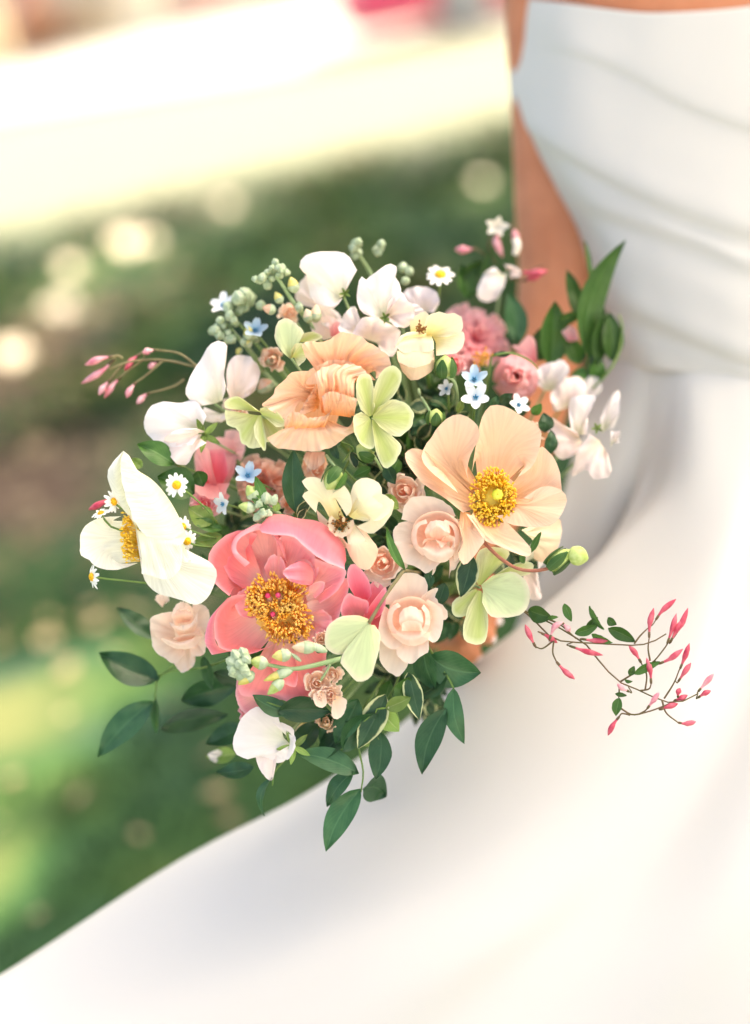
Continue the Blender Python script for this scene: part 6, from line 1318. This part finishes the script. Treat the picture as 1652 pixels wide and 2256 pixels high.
sprig('dark ruscus leaves in front of the drooping sweet pea', [[(740, 1540, -40), (640, 1560, -6), (560, 1536, 0)]], [((640, 1570, 0), (556, 1532, 4), 44, .4, 5), ((612, 1566, 6), (728, 1566, 2), 60, .25, 6)])
sprig('ruscus tip with one long dark leaf hanging lowest of all', [[(800, 1560, -60), (790, 1640, -50), (800, 1700, -45), (795, 1745, -44)]],
      [((795, 1738, -44), (719, 1876, -40), 60, .25, -12), ((780, 1700, -46), (722, 1778, -60), 44, .5, -6), ((798, 1738, -50), (850, 1752, -80), 66, .3, 10, 'leaf'), ((838, 1610, -40), (830, 1716, -44), 56, .4, 8), ((790, 1705, -50), (652, 1660, -45), 54, .3, -8), ((755, 1655, -40), (830, 1570, -36), 56, .4, 10)])
sprig('ruscus sprig with two pointed leaves dangling against the gown', [[(940, 1420, -60), (985, 1490, -40), (1000, 1525, -36), (982, 1570, -34)]],
      [((1000, 1515, -36), (1024, 1638, -32), 46, .35, -8), ((984, 1560, -34), (931, 1706, -30), 60, .3, -14), ((945, 1445, -44), (1060, 1480, -40), 84, .3, -12), ((930, 1420, -50), (960, 1520, -50), 60, .6), ((985, 1486, -40), (905, 1535, -50), 50, .5)])
sprig('mixed variegated sprig under the lower blush rose', [[(900, 1430, -60), (860, 1530, -46), (790, 1600, -40)], [(860, 1530, -46), (880, 1590, -50)]],
      [((900, 1480, -36), (925, 1585, -30), 44, .3, 0, 'leaf_var'), ((850, 1530, -36), (790, 1650, -30), 60, .3, 0, 'leaf_var'), ((880, 1545, -40), (900, 1490, -30), 40, .4, 0, 'leaf_mid'), ((830, 1560, -40), (880, 1610, -44), 50, .3, 0, 'leaf_light'), ((790, 1540, -50), (740, 1640, -46), 60, .3, 0), ((770, 1590, -50), (700, 1680, -50), 56, .5), ((720, 1560, -60), (740, 1690, -60), 50, .3), ((850, 1560, -30), (905, 1535, -20), 34, .2, 0, 'leaf_light'), ((760, 1600, -46), (840, 1640, -40), 46, .2, 0, 'leaf_light'), ((700, 1590, -70), (640, 1660, -70), 50, .3), ((860, 1500, -60), (830, 1580, -50), 40, .4, 0, 'leaf_mid')], name='pittosporum_sprig')
sprig('thin dark leaf curling down below the drooping sweet pea', [[(640, 1660, -60), (605, 1700, -46), (600, 1730, -40)]], [((602, 1712, -40), (584, 1798, -36), 30, 1.0, -12), ((560, 1690, -70), (476, 1702, -80), 40, .4, 4), ((520, 1660, -110), (455, 1668, -130), 36, .2, 0, 'leaf_light'), ((540, 1600, -100), (455, 1640, -120), 50, .4)])
sprig('long pointed green leaves rising against the gown at the side', [[(1230, 1000, -20), (1250, 920, 0), (1280, 850, 5)], [(1270, 1140, 0), (1420, 950, 0), (1462, 750, -5), (1440, 655, -5)]],
      [((1240, 950, 10), (1475, 178, 0), 190, .5, 90), ((1000, 1000, 0), (1022, 570, 0), 200, .3, -10), ((930, 960, -6), (960, 720, 0), 150, .4, 10), ((1190, 700, -10), (1100, 370, -10), 110, .4, -10), ((1050, 710, 0), (1200, 640, 0), 80, .4), ((1390, 960, -6), (1370, 640, -10), 150, .4, -10), ((1300, 980, 4), (1340, 620, 0), 130, .6, 10), ((1260, 480, -20), (1215, 180, -20), 50, .8), ((1180, 980, -8), (1110, 800, -10), 130, .3), ((1240, 1060, 0), (1130, 1050, 0), 90, .3), ((1290, 1080, -8), (1300, 930, 0), 110, .3)], 'leaf_mid', Z3, -190, 3, name='foliage_sprig')
sprig('dark rounded leaf lying against the bare arm', [[(760, 900, -10), (780, 840, 0)]], [((790, 850, 0), (725, 510, 0), 150, .3, -16), ((740, 780, -6), (800, 880, -6), 70, .3)], 'leaf', Z3, -205, 2.5, name='foliage_sprig')
sprig('thin twig crossing the soft pink peony', [[(620, 925, 6), (740, 905, 8), (860, 950, 6), (920, 1010, 0)]], [((740, 915, 8), (630, 915, 8), 40, .4)], 'leaf', Z3, -110, 2.4, name='foliage_sprig')
sprig('dark wavy leaf standing upright between carnation and ranunculus', [[(1430, 640, -30), (1432, 580, -6)]], [((1432, 590, -6), (1418, 180, 0), 145, .25, 12), ((1440, 610, 0), (1540, 500, 6), 70, .4, 0, 'leaf_var'), ((1450, 640, 0), (1500, 560, 6), 50, .4, 0, 'leaf_var')], 'leaf', Z1, -30, 2.5, name='foliage_sprig')
sprig('pale edged leaves between the sweet pea and the chamomile', [[(720, 300, -30), (640, 270, 0)], [(760, 480, -20), (700, 400, 0)]], [((650, 280, 0), (410, 150, 0), 150, .3, -10, 'leaf_mid'), ((780, 470, 0), (540, 360, 0), 220, .3, -14, 'leaf_mid'), ((800, 320, 0), (840, 420, 0), 110, .3, 0, 'leaf_mid'), ((900, 660, 0), (740, 560, 0), 150, .3, 0, 'leaf_light'), ((960, 700, 0), (760, 640, 4), 90, .4, 0, 'leaf_mid'), ((960, 740, 0), (780, 780, 4), 90, .4, 0, 'leaf_light'), ((440, 300, -20), (380, 240, -20), 70, .3, 0, 'leaf_light')], 'leaf_mid', Z1, -56, 2.5, name='foliage_sprig')
sprig('variegated leaf with a cream edge under the blush rose and poppy', [[(1000, 1000, -40), (1040, 1050, -10)]], [((1050, 960, 0), (990, 1200, 6), 130, .2, 8, 'leaf_var'), ((800, 1060, -10), (815, 1150, -6), 60, .3, 0, 'leaf'), ((900, 1120, -20), (850, 1260, -20), 90, .3, 0, 'leaf'), ((1380, 950, -20), (1440, 830, -16), 36, .3, 0, 'leaf_mid'), ((1340, 1010, -20), (1330, 940, -16), 36, .3, 0, 'leaf_mid')], 'leaf_var', Z4, -8, 2.5, name='pittosporum_sprig')
sprig('twist of small dark leaves under the crumpled poppy', [[(330, 480, -40), (380, 360, -14), (300, 320, -10)], [(380, 360, -14), (320, 440, -10)]], [((310, 330, -6), (250, 320, 0), 44, .3), ((260, 330, 0), (300, 420, 4), 50, .4), ((370, 380, -6), (400, 470, 0), 60, .4, 0, 'leaf_var'), ((480, 470, -10), (380, 520, -6), 60, .4, 0, 'leaf_mid'), ((560, 460, -10), (620, 560, -6), 80, .3), ((640, 420, -10), (600, 520, -6), 80, .3, 0, 'leaf_mid'), ((560, 620, -10), (640, 700, -6), 80, .3, 0, 'leaf_light')], 'leaf', Z4, -20, 2.2, name='pittosporum_sprig')
sprig('sprig of dark leaves poking out by the white tweedia', [[(640, 1260, -20), (690, 1200, 0)]], [((620, 1260, 0), (660, 1180, 4), 60, .3), ((660, 1240, 0), (755, 1165, 4), 70, .3), ((400, 1290, -6), (430, 1200, 0), 50, .4, 0, 'leaf_light'), ((960, 1420, -30), (950, 1290, -30), 110, .4), ((980, 1560, -30), (1000, 1400, -30), 90, .4), ((880, 1300, -30), (940, 1230, -20), 70, .4, 0, 'leaf_mid')], 'leaf', Z3, -60, 2.2, name='foliage_sprig')
# variegated filling between the flowers, grown from the binding point outward
fr_ = random.Random(77)
near = [('the coral peony', 620, 1340), ('the open peach poppy', 1080, 1080), ('the crumpled peach poppy', 720, 880), ('the cream white poppy', 300, 1170), ('the butterfly ranunculus', 750, 1140), ('the lower blush rose', 905, 1365), ('the tweedia stars', 1040, 860), ('the coral carnation', 560, 1060), ('the silver stock buds', 540, 700), ('the top cream ranunculus', 940, 760), ('the drooping sweet pea', 590, 1640), ('the pink ranunculus ball', 1135, 830), ('the hanging sweet peas', 1280, 950), ('the tall white sweet pea', 480, 840)]
used = {}
for i in range(46):
    while True:
        x, y = fr_.uniform(430, 1200), fr_.uniform(760, 1560); r2 = ((x-800)/400)**2 + ((y-1150)/440)**2
        if r2 < 1: break
    if i < 14: x, y = fr_.uniform(860, 1000), fr_.uniform(880, 1090)
    z = -85 - 90*min(1, ((x-800)/400)**2 + ((y-1150)/440)**2) + fr_.uniform(-25, 5)
    ns = sorted(near, key=lambda q_: (q_[1]-x)**2 + (q_[2]-y)**2)
    cand = []
    for a_ in ns[:3]:
        ax, ay = x - a_[1], y - a_[2]
        cand.append('cream edged dark sprig tucked %s %s' % (('above' if ay < 0 else 'below') if abs(ay) > abs(ax) else ('left of' if ax < 0 else 'right of'), a_[0]))
    cand += ['dark sprig between %s and %s' % (ns[i_][0], ns[j_][0]) for i_, j_ in ((0, 1), (0, 2), (1, 2), (0, 3), (1, 3))]
    cand += ['small leaved dark sprig deep %s %s' % (('above' if y < a_[2] else 'below'), a_[0]) for a_ in ns[:5]]
    lb = next((c_ for c_ in cand if c_ not in used), cand[0]); used[lb] = 1
    T = thing('pittosporum_sprig', lb, 'foliage', P(x, y, z), 'filler sprigs between the flowers')
    ang = fr_.uniform(0, 6.28); tp = (x + 50*math.cos(ang), y + 50*math.sin(ang), z + 14)
    tubeo(T, 'stem', [(x*.7 + BIND[0]*.3, y*.7 + BIND[1]*.3, z - 70), (x, y, z - 8), tp], [2.6, 2.0, 1.4], M['stem'], 8, 5)
    for j in range(7):
        t = j/6; bx, by, bz = x + (tp[0]-x)*t, y + (tp[1]-y)*t, z + 14*t; a2 = ang + (1.1 if j % 2 else -1.1)*(1 - .5*t) + fr_.uniform(-.4, .4); L_ = fr_.uniform(38, 62)
        leaf(T, (bx, by, bz), (bx + L_*math.cos(a2), by + L_*math.sin(a2), bz + fr_.uniform(-8, 16)), fr_.uniform(20, 32), M[fr_.choice(['leaf_var', 'leaf_var', 'leaf', 'leaf_mid'])], tilt=fr_.uniform(-.6, .6), bow=fr_.uniform(-6, 6), wave=4)
